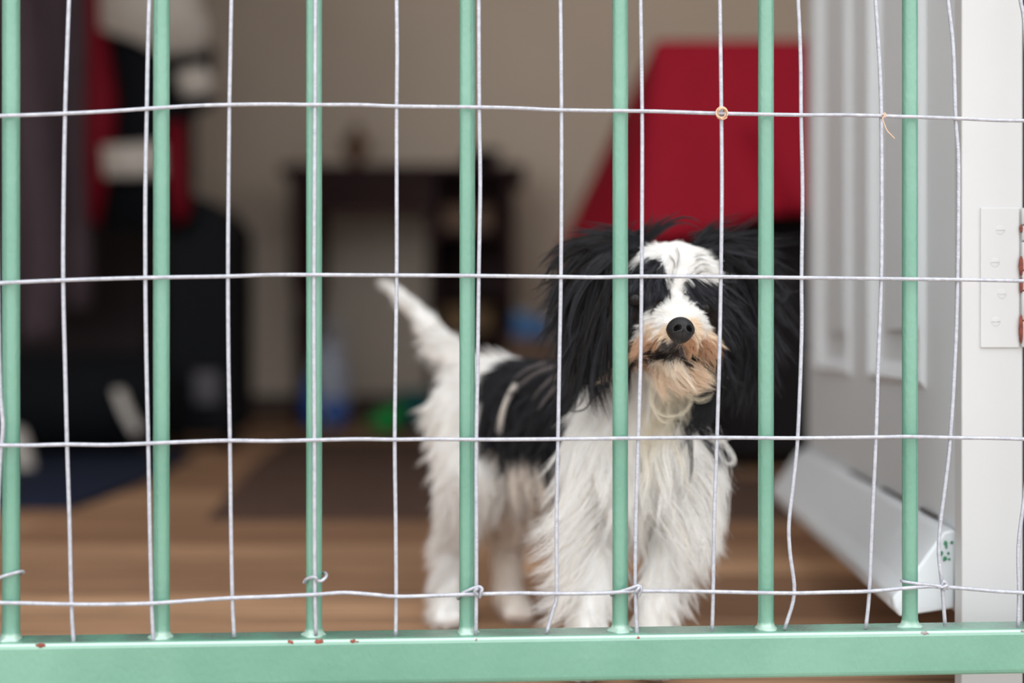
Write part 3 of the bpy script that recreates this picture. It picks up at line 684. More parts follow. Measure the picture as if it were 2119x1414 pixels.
# toes
for (px, py, d) in ((1210, 1376, .972), (1350, 1374, .978), (928, 1276, 1.158), (1072, 1266, 1.182)):
    for k in (-1.5, -.5, .5, 1.5): ellipsoid(bm, P(px, py, d) + Vector((k * .0055, -.006 + abs(k) * .002, -.001)), (.0042, .007, .0055), seg=10)
me = bpy.data.meshes.new('tmp'); bm.to_mesh(me); bm.free()
tmp = bpy.data.objects.new('tmp', me); COL.objects.link(tmp)
rm = tmp.modifiers.new('r', 'REMESH'); rm.mode = 'VOXEL'; rm.voxel_size = .0022
smo = tmp.modifiers.new('s', 'SMOOTH'); smo.factor = .6; smo.iterations = 5
dg = bpy.context.evaluated_depsgraph_get()
bme = bpy.data.meshes.new_from_object(tmp.evaluated_get(dg)); bpy.data.objects.remove(tmp)
bme.name = 'body'
for p in bme.polygons: p.use_smooth = True
NV = len(bme.vertices); co = np.empty(NV * 3); bme.vertices.foreach_get('co', co); co = co.reshape(-1, 3)
lowz = co[:, 2] < .0008; co[lowz, 2] = .0008
bme.vertices.foreach_set('co', co.ravel()); bme.update()
bvh = BVHTree.FromPolygons([Vector(v) for v in co], [tuple(p.vertices) for p in bme.polygons])
groups = ['head', 'body', 'tail', 'earA', 'earB']
def seg_dist(pts):
    out = np.full((len(groups), len(pts)), 9.0)
    for g, a, b, ra, rb in segs:
        a_, b_ = np.array(a), np.array(b); ab = b_ - a_; L = ab @ ab
        t = np.clip(((pts - a_) @ ab) / L, 0, 1)
        d = np.linalg.norm(pts - (a_ + t[:, None] * ab), axis=1) - (ra + (rb - ra) * t)
        gi = groups.index(g); out[gi] = np.minimum(out[gi], d)
    c = np.array(P(1392, 606, .975)); e = (np.linalg.norm((pts - c) / np.array((.037, .040, .031)), axis=1) - 1) * .034
    out[0] = np.minimum(out[0], e)
    return out
# control points of the coat: group, px, py, colour, length mm, comb (dx, dy in the picture, dz away), lift, curl
WHT = (.96, .955, .948); CHN = (.94, .86, .77); CRM = (.92, .88, .79); TAN = (.66, .43, .28); PTN = (.92, .80, .67); BLK = (.012, .012, .015); DKB = (.045, .030, .024); PINK = (.91, .84, .78); GRY = (.16, .14, .14)
C = [
 # ---- head
 ('head', 1392, 505, WHT, 6, .3, .1, .4, .15, .1), ('head', 1345, 508, WHT, 7, -.8, .1, .3, .25, .1), ('head', 1440, 522, WHT, 8, .8, .6, .3, .25, .15), ('head', 1470, 553, WHT, 8, .6, .8, .1, .2, .1), ('head', 1490, 565, BLK, 24, .7, .8, .2, .2, .1), ('head', 1485, 545, BLK, 24, .8, .5, .3, .2, .1), ('head', 1490, 590, BLK, 24, .5, 1, .1, .2, .1),
 ('head', 1360, 520, WHT, 11, -.5, .2, -.2, .2, .1), ('head', 1400, 535, WHT, 9, .1, -.6, .1, .2, .05), ('head', 1440, 545, WHT, 9, .8, .3, 0, .2, .1), ('head', 1335, 525, WHT, 10, -.9, .3, 0, .2, .1),
 ('head', 1395, 570, WHT, 8, .05, -1, .1, .18, .05), ('head', 1420, 560, WHT, 10, .7, -.3, .1, .2, .1), ('head', 1452, 563, WHT, 9, .7, .5, .1, .2, .1), ('head', 1468, 570, WHT, 7, .7, .6, .1, .2, .1),
 ('head', 1396, 605, WHT, 6, .0, -1, .1, .18, 0), ('head', 1398, 630, WHT, 5, 0, -1, 0, .2, 0), ('head', 1380, 640, WHT, 6, -.6, -.4, 0, .25, 0), ('head', 1420, 640, WHT, 5, .6, -.4, 0, .2, 0), ('head', 1402, 652, WHT, 4, 0, -1, 0, .2, 0),
 ('head', 1345, 545, BLK, 12, -.4, .3, -.2, .25, .1), ('head', 1320, 560, BLK, 12, -.4, .8, 0, .25, .1), ('head', 1360, 570, BLK, 11, .1, .9, -.3, .25, .05), ('head', 1340, 590, BLK, 11, 0, 1, -.2, .25, .05), ('head', 1372, 590, BLK, 9, .25, .9, -.2, .25, .05), ('head', 1365, 610, BLK, 8, .2, 1, -.1, .2, .05),
 ('head', 1310, 600, BLK, 12, -.4, .9, 0, .2, .1), ('head', 1345, 625, BLK, 7, .3, .8, 0, .2, .05), ('head', 1365, 628, DKB, 6, .2, .8, 0, .2, 0), ('head', 1330, 645, DKB, 8, -.4, .8, 0, .2, 0), ('head', 1305, 650, BLK, 20, -.3, 1, 0, .2, .1),
 ('head', 1305, 530, BLK, 24, -.7, .2, .1, .3, .2), ('head', 1290, 590, BLK, 30, -.5, .8, .1, .3, .2), ('head', 1285, 660, BLK, 38, -.3, 1, .1, .3, .2), ('head', 1300, 700, BLK, 34, -.2, 1, .0, .25, .2),
 ('head', 1458, 584, BLK, 11, .7, .5, -.1, .2, .1), ('head', 1478, 590, BLK, 14, .7, .7, 0, .2, .1), ('head', 1434, 590, BLK, 9, .4, .6, -.2, .2, .1), ('head', 1440, 596, BLK, 11, .6, .6, -.2, .2, .1), ('head', 1425, 605, BLK, 7, .1, .8, -.1, .2, .05), ('head', 1465, 600, BLK, 12, .8, .5, 0, .2, .1), ('head', 1485, 620, BLK, 18, .6, .8, 0, .2, .1), ('head', 1440, 620, BLK, 7, .4, .7, 0, .2, 0), ('head', 1480, 655, BLK, 24, .4, 1, .1, .25, .15), ('head', 1495, 600, BLK, 30, .6, .8, .2, .3, .2), ('head', 1490, 700, BLK, 30, .2, 1, .2, .25, .2),
 ('head', 1465, 655, DKB, 7, .6, .4, 0, .2, 0),
 ('head', 1350, 650, WHT, 8, -.9, 0, 0, .3, .05), ('head', 1345, 668, WHT, 10, -.9, .1, 0, .3, .05), ('head', 1370, 665, WHT, 7, -.8, .1, 0, .3, .05), ('head', 1355, 685, PTN, 8, -.8, .4, 0, .3, .1), ('head', 1380, 695, PTN, 7, -.6, .4, 0, .25, .05),
 ('head', 1435, 655, WHT, 7, .8, .1, 0, .3, .05), ('head', 1450, 670, WHT, 7, .9, .2, 0, .3, .05), ('head', 1435, 680, PTN, 8, .8, .4, 0, .3, .1), ('head', 1455, 690, PTN, 8, .8, .5, 0, .3, .1),
 ('head', 1335, 708, TAN, 11, -.8, .6, 0, .3, .15), ('head', 1360, 705, TAN, 8, -.7, .7, 0, .25, .1), ('head', 1385, 712, GRY, 6, -.6, .6, 0, .2, .05), ('head', 1370, 722, DKB, 6, -.8, .5, 0, .15, .1), ('head', 1395, 720, DKB, 4, -.4, .5, 0, .12, 0),
 ('head', 1350, 735, DKB, 5, -.8, .4, 0, .12, 0), ('head', 1390, 733, DKB, 3, -.6, .3, 0, .1, 0), ('head', 1335, 748, TAN, 8, -.6, .8, 0, .2, .1), ('head', 1420, 736, DKB, 3, .6, .4, 0, .1, 0), ('head', 1445, 748, DKB, 4, .7, .6, 0, .1, 0),
 ('head', 1420, 712, TAN, 8, .5, .8, 0, .2, .1), ('head', 1448, 708, TAN, 9, .7, .7, 0, .3, .15), ('head', 1408, 716, GRY, 4, .1, 1, 0, .15, 0), ('head', 1465, 715, TAN, 9, .7, .7, 0, .3, .15), ('head', 1435, 726, TAN, 8, .6, .8, 0, .2, .1),
 ('head', 1375, 752, CHN, 7, -.2, 1, 0, .2, .1), ('head', 1400, 748, CHN, 8, .3, 1, 0, .2, .1), ('head', 1430, 760, PTN, 16, .9, .5, 0, .25, .1), ('head', 1395, 770, CHN, 18, .7, .8, 0, .3, .15), ('head', 1345, 762, CRM, 14, -.3, 1, 0, .25, .15), ('head', 1420, 775, PTN, 20, .9, .5, 0, .3, .15),
 # ---- body: neck and chest
 ('body', 1330, 790, WHT, 38, -.2, 1, -.1, .3, .3), ('body', 1400, 790, CRM, 40, .2, 1, -.1, .3, .5), ('body', 1440, 800, DKB, 30, .1, 1, 0, .25, .3), ('body', 1250, 810, WHT, 34, -.5, 1, 0, .25, .3),
 ('body', 1220, 840, WHT, 36, -.5, 1, 0, .25, .3), ('body', 1290, 850, WHT, 42, -.1, 1, -.1, .3, .35), ('body', 1360, 860, CRM, 44, .1, 1, -.1, .3, .5), ('body', 1430, 870, BLK, 26, .1, 1, 0, .25, .3), ('body', 1450, 860, BLK, 26, .1, 1, 0, .25, .3), ('body', 1410, 900, WHT, 40, .2, 1, -.1, .3, .4),
 ('body', 1200, 900, WHT, 38, -.3, 1, 0, .25, .3), ('body', 1180, 960, WHT, 34, -.3, 1, 0, .25, .3), ('body', 1260, 950, WHT, 42, -.1, 1, -.1, .3, .3), ('body', 1350, 950, WHT, 44, .1, 1, -.1, .3, .35), ('body', 1440, 940, WHT, 40, .4, 1, 0, .35, .35),
 ('body', 1230, 1040, WHT, 34, -.4, 1, 0, .35, .3), ('body', 1320, 1020, WHT, 38, .1, 1, -.1, .3, .3), ('body', 1410, 1040, WHT, 36, .5, 1, 0, .35, .3), ('body', 1440, 1060, WHT, 34, .5, 1, 0, .35, .3),
 # front legs
 ('body', 1215, 1120, WHT, 30, -.6, 1, 0, .35, .3), ('body', 1250, 1130, WHT, 26, .2, 1, 0, .35, .3), ('body', 1205, 1200, WHT, 24, -.7, 1, 0, .35, .25), ('body', 1230, 1240, WHT, 18, 0, 1, 0, .3, .2), ('body', 1210, 1320, WHT, 12, -.4, 1, 0, .35, .1), ('body', 1212, 1375, WHT, 6, -.1, 1, -.3, .3, .1),
 ('body', 1390, 1130, WHT, 30, .4, 1, 0, .35, .3), ('body', 1410, 1130, WHT, 32, .6, 1, 0, .35, .3), ('body', 1370, 1200, WHT, 22, -.2, 1, 0, .3, .25), ('body', 1385, 1210, WHT, 22, .5, 1, 0, .35, .25), ('body', 1355, 1300, WHT, 12, .1, 1, 0, .3, .1), ('body', 1350, 1372, WHT, 6, .1, 1, -.3, .3, .1),
 # saddle
 ('body', 1150, 780, BLK, 24, -.9, .5, .1, .12, .05), ('body', 1100, 770, BLK, 22, -.9, .4, .2, .12, .05), ('body', 1050, 770, BLK, 20, -.8, .5, .2, .12, .05), ('body', 1120, 840, BLK, 26, -.7, .9, .1, .1, .05), ('body', 1060, 840, BLK, 24, -.5, 1, .1, .1, .05), ('body', 1150, 890, BLK, 26, -.3, 1, 0, .12, .1), ('body', 1020, 830, BLK, 20, -.3, 1, .1, .1, .05), ('body', 1090, 900, BLK, 28, -.3, 1, 0, .12, .1), ('body', 1140, 950, BLK, 28, -.1, 1, 0, .12, .1), ('body', 1050, 900, BLK, 24, -.3, 1, 0, .12, .1), ('body', 1010, 900, BLK, 18, -.3, 1, 0, .12, .1), ('body', 1085, 940, BLK, 22, -.1, 1, 0, .12, .1), ('body', 1170, 830, BLK, 24, -.5, 1, 0, .12, .1), ('body', 1150, 745, BLK, 24, -.9, .3, .2, .12, .05), ('body', 1230, 760, BLK, 24, -.7, .6, .2, .15, .05), ('body', 1015, 790, BLK, 18, -.6, .8, .1, .1, .05),
 # rump and hind
 ('body', 1000, 770, WHT, 18, -.8, .3, .2, .2, .1), ('body', 985, 800, WHT, 18, -.7, .8, .1, .25, .1), ('body', 1030, 745, WHT, 18, -.9, .1, .2, .15, .05), ('body', 975, 860, WHT, 22, -.6, .9, .1, .3, .2), ('body', 965, 930, WHT, 24, -.6, .9, 0, .35, .25), ('body', 1010, 950, WHT, 22, 0, 1, 0, .25, .2), ('body', 1040, 965, WHT, 22, .1, 1, 0, .25, .2), ('body', 990, 1020, WHT, 24, -.2, 1, 0, .3, .3), ('body', 1110, 1000, PINK, 26, .1, 1, 0, .25, .3), ('body', 1075, 1010, WHT, 22, .1, 1, 0, .25, .3), ('body', 1150, 1010, WHT, 22, .1, 1, 0, .25, .3),
 ('body', 950, 1080, WHT, 20, -.6, .9, 0, .35, .3), ('body', 935, 1150, WHT, 17, -.7, 1, 0, .4, .3), ('body', 935, 1230, WHT, 14, -.4, 1, 0, .35, .2), ('body', 930, 1275, WHT, 9, -.1, 1, -.2, .35, .1),
 ('body', 1060, 1080, PINK, 20, .0, 1, 0, .3, .3), ('body', 1045, 1160, PINK, 15, .0, 1, 0, .3, .2), ('body', 1055, 1230, PINK, 9, .0, 1, 0, .3, .1), ('body', 1075, 1265, PINK, 6, .3, 1, -.2, .3, .1),
 # tail
 ('tail', 975, 790, WHT, 22, -.6, 1, 0, .3, .2), ('tail', 940, 735, WHT, 13, -.7, -.5, 0, .25, .1), ('tail', 930, 760, WHT, 26, -.6, 1, 0, .45, .3), ('tail', 895, 685, WHT, 18, -.8, .3, 0, .35, .2), ('tail', 850, 630, WHT, 13, -.8, -.4, 0, .3, .15), ('tail', 810, 592, WHT, 12, -.8, -.4, 0, .3, .15), ('tail', 885, 665, WHT, 9, -.7, -.7, 0, .2, .1),
 # ears
 ('earA', 1310, 520, BLK, 36, -.8, -.1, 0, .3, .25), ('earA', 1265, 505, BLK, 40, -.9, .0, 0, .3, .25), ('earA', 1225, 540, BLK, 42, -.9, .7, 0, .35, .25), ('earA', 1205, 600, BLK, 46, -.6, 1, 0, .35, .25), ('earA', 1230, 650, BLK, 52, -.1, 1, 0, .3, .25), ('earA', 1205, 700, BLK, 48, .1, 1, 0, .3, .25), ('earA', 1260, 560, BLK, 50, -.2, 1, -.1, .3, .25), ('earA', 1240, 600, BLK, 50, .0, 1, -.1, .3, .25),
 ('earB', 1465, 520, BLK, 34, .7, -.1, .1, .3, .2), ('earB', 1510, 510, BLK, 40, .9, .3, .1, .3, .2), ('earB', 1550, 570, BLK, 44, .5, 1, 0, .3, .2), ('earB', 1545, 640, BLK, 48, .1, 1, 0, .3, .25), ('earB', 1550, 710, BLK, 46, -.15, 1, 0, .3, .25), ('earB', 1500, 560, BLK, 48, .1, 1, 0, .3, .25),
]
cpos = []; cam_p = Vector((0, 0, CAMZ))
defd = {'head': .955, 'body': 1.05, 'tail': 1.24, 'earA': .965, 'earB': .98}
allg = None
for c in C:
    dirv = (P(c[1], c[2], 1) - cam_p).normalized()
    h = bvh.ray_cast(cam_p, dirv)
    if h[0] is not None:
        q = np.array([h[0]]); sd = seg_dist(q)[:, 0]
        if sd[groups.index(c[0])] < .012: cpos.append(np.array(h[0])); continue
    # the ray missed this group's skin: nearest point of the group's own bones along it
    best = None
    for k in range(120):
        p_ = np.array([cam_p + dirv * (.88 + k * .004)]); dd = seg_dist(p_)[groups.index(c[0]), 0]
        if best is None or dd < best[0]: best = (dd, p_[0])
    cpos.append(best[1])
cpos = np.array(cpos)
cg = np.array([groups.index(c[0]) for c in C]); ccol = np.array([c[3] for c in C]); clen = np.array([c[4] for c in C]) / 1000
ccomb = np.array([(c[5], c[7], -c[6]) for c in C], float); ccomb /= np.linalg.norm(ccomb, axis=1)[:, None]
clift = np.array([c[8] for c in C]); ccurl = np.array([c[9] for c in C])

def field(pts, grp, jitter=.003):
    N = len(pts)
    jv = np.array([noise.noise_vector(Vector(p) * 160) for p in pts]) * jitter + rng.normal(0, jitter * .22, (N, 3))
    col = np.zeros((N, 3)); ln = np.zeros(N); cb = np.zeros((N, 3)); lf = np.zeros(N); cu = np.zeros(N)
    for gi in range(len(groups)):
        m = np.where(grp == gi)[0]
        if not len(m): continue
        k = np.where(cg == gi)[0]
        for s in range(0, len(m), 4000):
            mm = m[s:s + 4000]
            d = np.linalg.norm(pts[mm][:, None] - cpos[k][None], axis=2)
            dj = np.linalg.norm((pts[mm] + jv[mm])[:, None] - cpos[k][None], axis=2)
            col[mm] = ccol[k][np.argmin(dj, 1)]
            W = 1 / (d ** 2 + 2e-5) ** 2; W /= W.sum(1)[:, None]
            ln[mm] = W @ clen[k]; cb[mm] = W @ ccomb[k]; lf[mm] = W @ clift[k]; cu[mm] = W @ ccurl[k]
    cb /= np.linalg.norm(cb, axis=1)[:, None] + 1e-9
    return col, ln, cb, lf, cu

# skin colours on the body mesh
vg = np.argmin(seg_dist(co), axis=0)
vc = field(co, vg, .002)[0]
# lips and eye rims are dark skin
bme_attr = bme.color_attributes.new('coat', 'FLOAT_COLOR', 'POINT')
bme_attr.data.foreach_set('color', np.hstack([vc * .9, np.ones((NV, 1))]).ravel())
def skin_mat():
    m = bpy.data.materials.new('dog_skin'); m.use_nodes = True; nt = m.node_tree; b = nt.nodes['Principled BSDF']
    a = nt.nodes.new('ShaderNodeAttribute'); a.attribute_name = 'coat'; nt.links.new(a.outputs['Color'], b.inputs['Base Color']); b.inputs['Roughness'].default_value = .8
    return m
bme.materials.clear(); bme.materials.append(skin_mat())
# move mesh data relative to the dog's own origin
bme.transform(Matrix.Translation(-DO))
body = bpy.data.objects.new('body', bme); link(body, dog)
for o_ in ():
    pass

def hair_mat():
    m = bpy.data.materials.new('dog_hair'); m.use_nodes = True; nt = m.node_tree; b = nt.nodes['Principled BSDF']
    a = nt.nodes.new('ShaderNodeAttribute'); a.attribute_name = 'coat'
    nt.links.new(a.outputs['Color'], b.inputs['Base Color'])
    b.inputs['Roughness'].default_value = .33; b.inputs['Specular IOR Level'].default_value = .5
    tr = nt.nodes.new('ShaderNodeBsdfTranslucent'); nt.links.new(a.outputs['Color'], tr.inputs['Color'])
    mx = nt.nodes.new('ShaderNodeMixShader'); mx.inputs[0].default_value = .45
    out = [n for n in nt.nodes if n.type == 'OUTPUT_MATERIAL'][0]
    nt.links.new(b.outputs[0], mx.inputs[1]); nt.links.new(tr.outputs[0], mx.inputs[2]); nt.links.new(mx.outputs[0], out.inputs['Surface'])
    return m
M_hair = hair_mat()

# ---- strands
K = 10                              # points per strand
tri = [];
bme2 = bme; bme2.calc_loop_triangles()
tv = np.empty(len(bme2.loop_triangles) * 3, int); bme2.loop_triangles.foreach_get('vertices', tv); tv = tv.reshape(-1, 3)
A, B_, C_ = co[tv[:, 0]], co[tv[:, 1]], co[tv[:, 2]]
nr = np.cross(B_ - A, C_ - A); ar = np.linalg.norm(nr, axis=1); nr /= ar[:, None] + 1e-12
tg = vg[tv[:, 0]]
cen = (A + B_ + C_) / 3
facing = np.where((nr * (cen - np.array(cam_p))).sum(1) < .15, 1.0, .35)
dens = np.array([2.4, 1.0, 1.3, 2.6, 2.6])[tg]
# the muzzle and brow carry the finest, densest hair
face = np.clip(1 - np.linalg.norm(cen - np.array(P(1400, 660, .93)), axis=1) / .05, 0, 1)
prob = ar * facing * dens * (1 + 1.8 * face)
NS = 105000
prob /= prob.sum(); idx = rng.choice(len(prob), NS, p=prob)
u, v = rng.random(NS), rng.random(NS); f = u + v > 1; u[f] = 1 - u[f]; v[f] = 1 - v[f]
root = A[idx] + (B_[idx] - A[idx]) * u[:, None] + (C_[idx] - A[idx]) * v[:, None]
rn = nr[idx]; rg = tg[idx]
nosec = np.array(P(1408, 684, .900))
eyeA, eyeB = np.array(P(1315, 622, .936)), np.array(P(1455, 638, .9375))
keep = (np.linalg.norm(root - nosec, axis=1) > .0100) & (np.linalg.norm(root - eyeA, axis=1) > .0060) & (np.linalg.norm(root - eyeB, axis=1) > .0058) & (root[:, 2] > .002)
root, rn, rg = root[keep], rn[keep], rg[keep]; NS = len(root)
col, ln, cb, lf, cu = field(root, rg)
def grow(root, rn, cb, ln, lf, cu, wig):
    n = len(root); pts = np.zeros((n, K, 3)); pts[:, 0] = root
    tang = cb - rn * (cb * rn).sum(1)[:, None]; tang /= np.linalg.norm(tang, axis=1)[:, None] + 1e-6
    d = rn * lf[:, None] * 1.6 + tang; d /= np.linalg.norm(d, axis=1)[:, None]
    side = np.cross(d, rn); side /= np.linalg.norm(side, axis=1)[:, None] + 1e-6
    ph = rng.random(n) * 6.28; fr_ = rng.uniform(.6, 1.5, n); st = ln / (K - 1)
    g = np.array((0, 0, -1.0)); p = root.copy()
    gw = np.clip((ln - .012) / .03, 0, 1) * .16
    for k in range(1, K):
        t = k / (K - 1)
        wv = side * (np.sin(ph + fr_ * t * 6.28) * cu * .55)[:, None] + rn * (np.cos(ph * 1.7 + fr_ * t * 5) * cu * .25)[:, None]
        d = d + cb * .22 + g * gw[:, None] + wv * .6 + wig * .10
        d /= np.linalg.norm(d, axis=1)[:, None]
        p = p + d * st[:, None]
        for i in range(n):
            h = bvh.find_nearest(Vector(p[i]))
            q = np.array(h[0]); nn = np.array(h[1]); s_ = (p[i] - q) @ nn
            mn = .0008 + .0022 * t * min(1, ln[i] / .02)
            if s_ < mn: p[i] += nn * (mn - s_)
        low = p[:, 2] < .001; p[low, 2] = .001
        pts[:, k] = p
    return pts
# guides
ng = 4200
gi_ = rng.choice(NS, ng, replace=False)
wig = rng.normal(0, 1, (ng, 3))
glen = ln[gi_] * rng.uniform(.65, 1.25, ng)
gp = grow(root[gi_], rn[gi_], cb[gi_], glen, lf[gi_] * rng.uniform(.5, 1.6, ng), cu[gi_] * rng.uniform(.4, 1.7, ng), wig)
gofs = gp - gp[:, :1]
strands = np.zeros((NS, K, 3))
tt = np.linspace(0, 1, K)
for g_ in range(len(groups)):
    gm = np.where(rg[gi_] == g_)[0]; sm_ = np.where(rg == g_)[0]
    if not len(gm): continue
    kd = KDTree(len(gm))
    for n_, q in enumerate(gm): kd.insert(Vector(root[gi_[q]]), n_)
    kd.balance()
    for i in sm_:
        near = kd.find_n(Vector(root[i]), 3)
        w3 = np.array([1 / (x[2] + .0006) for x in near]) ** 1.5; w3 /= w3.sum()
        ids = [gm[x[1]] for x in near]
        own = gofs[ids[0]] * w3[0] + (gofs[ids[1]] * w3[1] if len(ids) > 1 else 0) + (gofs[ids[2]] * w3[2] if len(ids) > 2 else 0)
        cl = ids[0]
        clump = (tt ** 1.1 * min(.9, .35 + ln[i] * 22))[:, None]
        base = root[i] + own
        tgt = gp[cl] + (root[i] - root[gi_[cl]]) * .12
        strands[i] = base * (1 - clump) + tgt * clump
sc = rng.uniform(.72, 1.12, NS)
strands = strands[:, :1] + (strands - strands[:, :1]) * sc[:, None, None]
fz = rng.normal(0, 1, (NS, 1, 3)) * (tt[None, :, None] ** 1.6) * (ln[:, None, None] * .045) * (rng.random(NS) ** 3)[:, None, None] * 2.2
strands = strands + fz
strands[:, :, 2] = np.maximum(strands[:, :, 2], .0012)

# colour variation along and between strands
def vary(col):
    k = rng.normal(1, .07, len(col))[:, None]
    c = col * k
    blk = col[:, 0] < .03
    t_ = rng.random(len(col))
    c[blk] = c[blk] * (1 + 1.2 * t_[blk][:, None])
    wht = col[:, 0] > .75
    warm = (rng.random(len(col)) < .15) & wht
    c[warm] *= np.array((.97, .91, .82))
    return np.clip(c, .004, .975)
cvar = np.array([noise.noise(Vector(p) * 420) for p in root]); cvar2 = np.array([noise.noise(Vector((p[0] * 900, p[1] * 900, p[2] * 150))) for p in root])
scol = vary(col)
bk = col[:, 0] < .03
scol[bk] *= np.clip(1.1 + 3.2 * cvar2[bk] + 1.5 * cvar[bk], .35, 4)[:, None]
scol[bk & (rg == 0) & (np.linalg.norm(root - np.array(P(1400, 600, .935)), axis=1) < .036)] *= 2.0
scol[~bk] *= np.clip(1 + .06 * cvar2[~bk], .9, 1.03)[:, None]
# white streaks in the black saddle and pale lock behind the shoulder
def streak(px0, py0, px1, py1, wpx, d0, d1, frac=.8):
    a = np.array(P(px0, py0, d0)); b = np.array(P(px1, py1, d1)); ab = b - a
    t_ = np.clip(((root - a) @ ab) / (ab @ ab), 0, 1)
    d = np.linalg.norm(root - (a + t_[:, None] * ab), axis=1)
    m = (rg == 1) & (d < wpx / FPX * d0) & (rng.random(NS) < frac)
    scol[m] = np.array((.62, .58, .55))

for o_ in (0,): streak(1048, 838, 1034, 885, 26, 1.145, 1.15, .9)

def curves_obj(name, P_, col, rad, parent, label=None):
    n, k, _ = P_.shape
    cu_ = bpy.data.hair_curves.new(name); cu_.add_curves([k] * n)
    P_ = P_ - np.array(DO)
    cu_.points.foreach_set('position', P_.astype(np.float32).ravel())
    prof = np.clip(1.15 - tt_for(k) ** 2 * .95, .12, 1)
    cu_.points.foreach_set('radius', (rad[:, None] * prof[None]).astype(np.float32).ravel())
    a = cu_.attributes.new('coat', 'FLOAT_COLOR', 'CURVE')
    a.data.foreach_set('color', np.hstack([col, np.ones((n, 1))]).astype(np.float32).ravel())
    cu_.materials.append(M_hair)
    o = bpy.data.objects.new(name, cu_); link(o, parent)
    if label: o['label'] = label
    return o
def tt_for(k): return np.linspace(0, 1, k)
rad = np.where(ln < .013, .00008, .000105) * rng.uniform(.75, 1.2, NS)
names = ['head_fur', 'coat_fur', 'tail_fur', 'ear_fur', 'ear_fur']
labs = ['white blaze, black eye patches and tan whiskered muzzle', 'white coat with a black saddle', 'white plumed tail', 'long black hanging ear hair', 'long black hanging ear hair']

# ---- hand-laid locks that break the outline
locks = {g: ([], [], []) for g in range(5)}
def lock(g, pts, n, w0, w1, col, r=.0001, ext=.1):
    """pts: (px, py, depth) from root to tip; n strands spread w0 px at the root and w1 px at the tip"""
    q = catmull([P(*p) for p in pts], 6); q = np.array([tuple(v) for v in q])
    s_ = np.linspace(0, len(q) - 1, K); i0 = np.clip(s_.astype(int), 0, len(q) - 2); f_ = (s_ - i0)[:, None]
    line = q[i0] * (1 - f_) + q[i0 + 1] * f_
    for _ in range(n):
        o0 = rng.normal(0, 1, 3) * w0 / FPX; o1 = rng.normal(0, 1, 3) * w1 / FPX
        e = rng.uniform(.75, 1.0 + ext)
        s2 = np.clip(np.linspace(0, (K - 1) * min(e, 1), K), 0, K - 1); j0 = np.clip(s2.astype(int), 0, K - 2); ff = (s2 - j0)[:, None]
        l2 = line[j0] * (1 - ff) + line[j0 + 1] * ff
        wv = np.sin(tt * rng.uniform(3, 7) + rng.random() * 6)[:, None] * rng.normal(0, 1, 3) * w1 * .25 / FPX * tt[:, None]
        P2 = l2 + o0 * (1 - tt[:, None]) + o1 * tt[:, None] + wv
        P2[:, 2] = np.maximum(P2[:, 2], .0012)
        locks[g][0].append(P2); locks[g][1].append(col); locks[g][2].append(r * rng.uniform(.7, 1.2))
# topknot: thin spiky tufts
for pts in ([(1312, 505, .975), (1330, 482, .972), (1345, 466, .97), (1352, 446, .97)], [(1318, 505, .975), (1338, 480, .972), (1356, 465, .97), (1368, 444, .97)], [(1322, 508, .975), (1345, 488, .972), (1372, 464, .97), (1390, 444, .97)],
            [(1326, 508, .975), (1350, 486, .972), (1378, 462, .97), (1402, 449, .97)], [(1330, 508, .975), (1355, 486, .972), (1385, 462, .97), (1412, 456, .97), (1436, 465, .968)], [(1322, 510, .975), (1342, 492, .972), (1362, 474, .97), (1392, 458, .97)],
            [(1308, 505, .975), (1318, 485, .972), (1330, 468, .97), (1340, 456, .97)], [(1305, 500, .975), (1312, 482, .972), (1318, 470, .97), (1330, 462, .97)], [(1330, 500, .975), (1346, 484, .972), (1362, 468, .97), (1376, 456, .97)]):
    for q_ in range(3):
        a_, b2 = rng.normal(0, 6, 2), rng.normal(0, 9, 2); L_ = len(pts) - 1
        lock(3, [(x + a_[0] * (1 - i / L_) + b2[0] * i / L_, y + a_[1] * (1 - i / L_) + b2[1] * i / L_, z_) for i, (x, y, z_) in enumerate(pts)], 13, 3.5, .8, BLK)
for pts in ([(1310, 500, .975), (1280, 480, .975), (1240, 472, .975), (1208, 484, .974)],):
    lock(3, pts, 12, 4, 1.5, BLK)
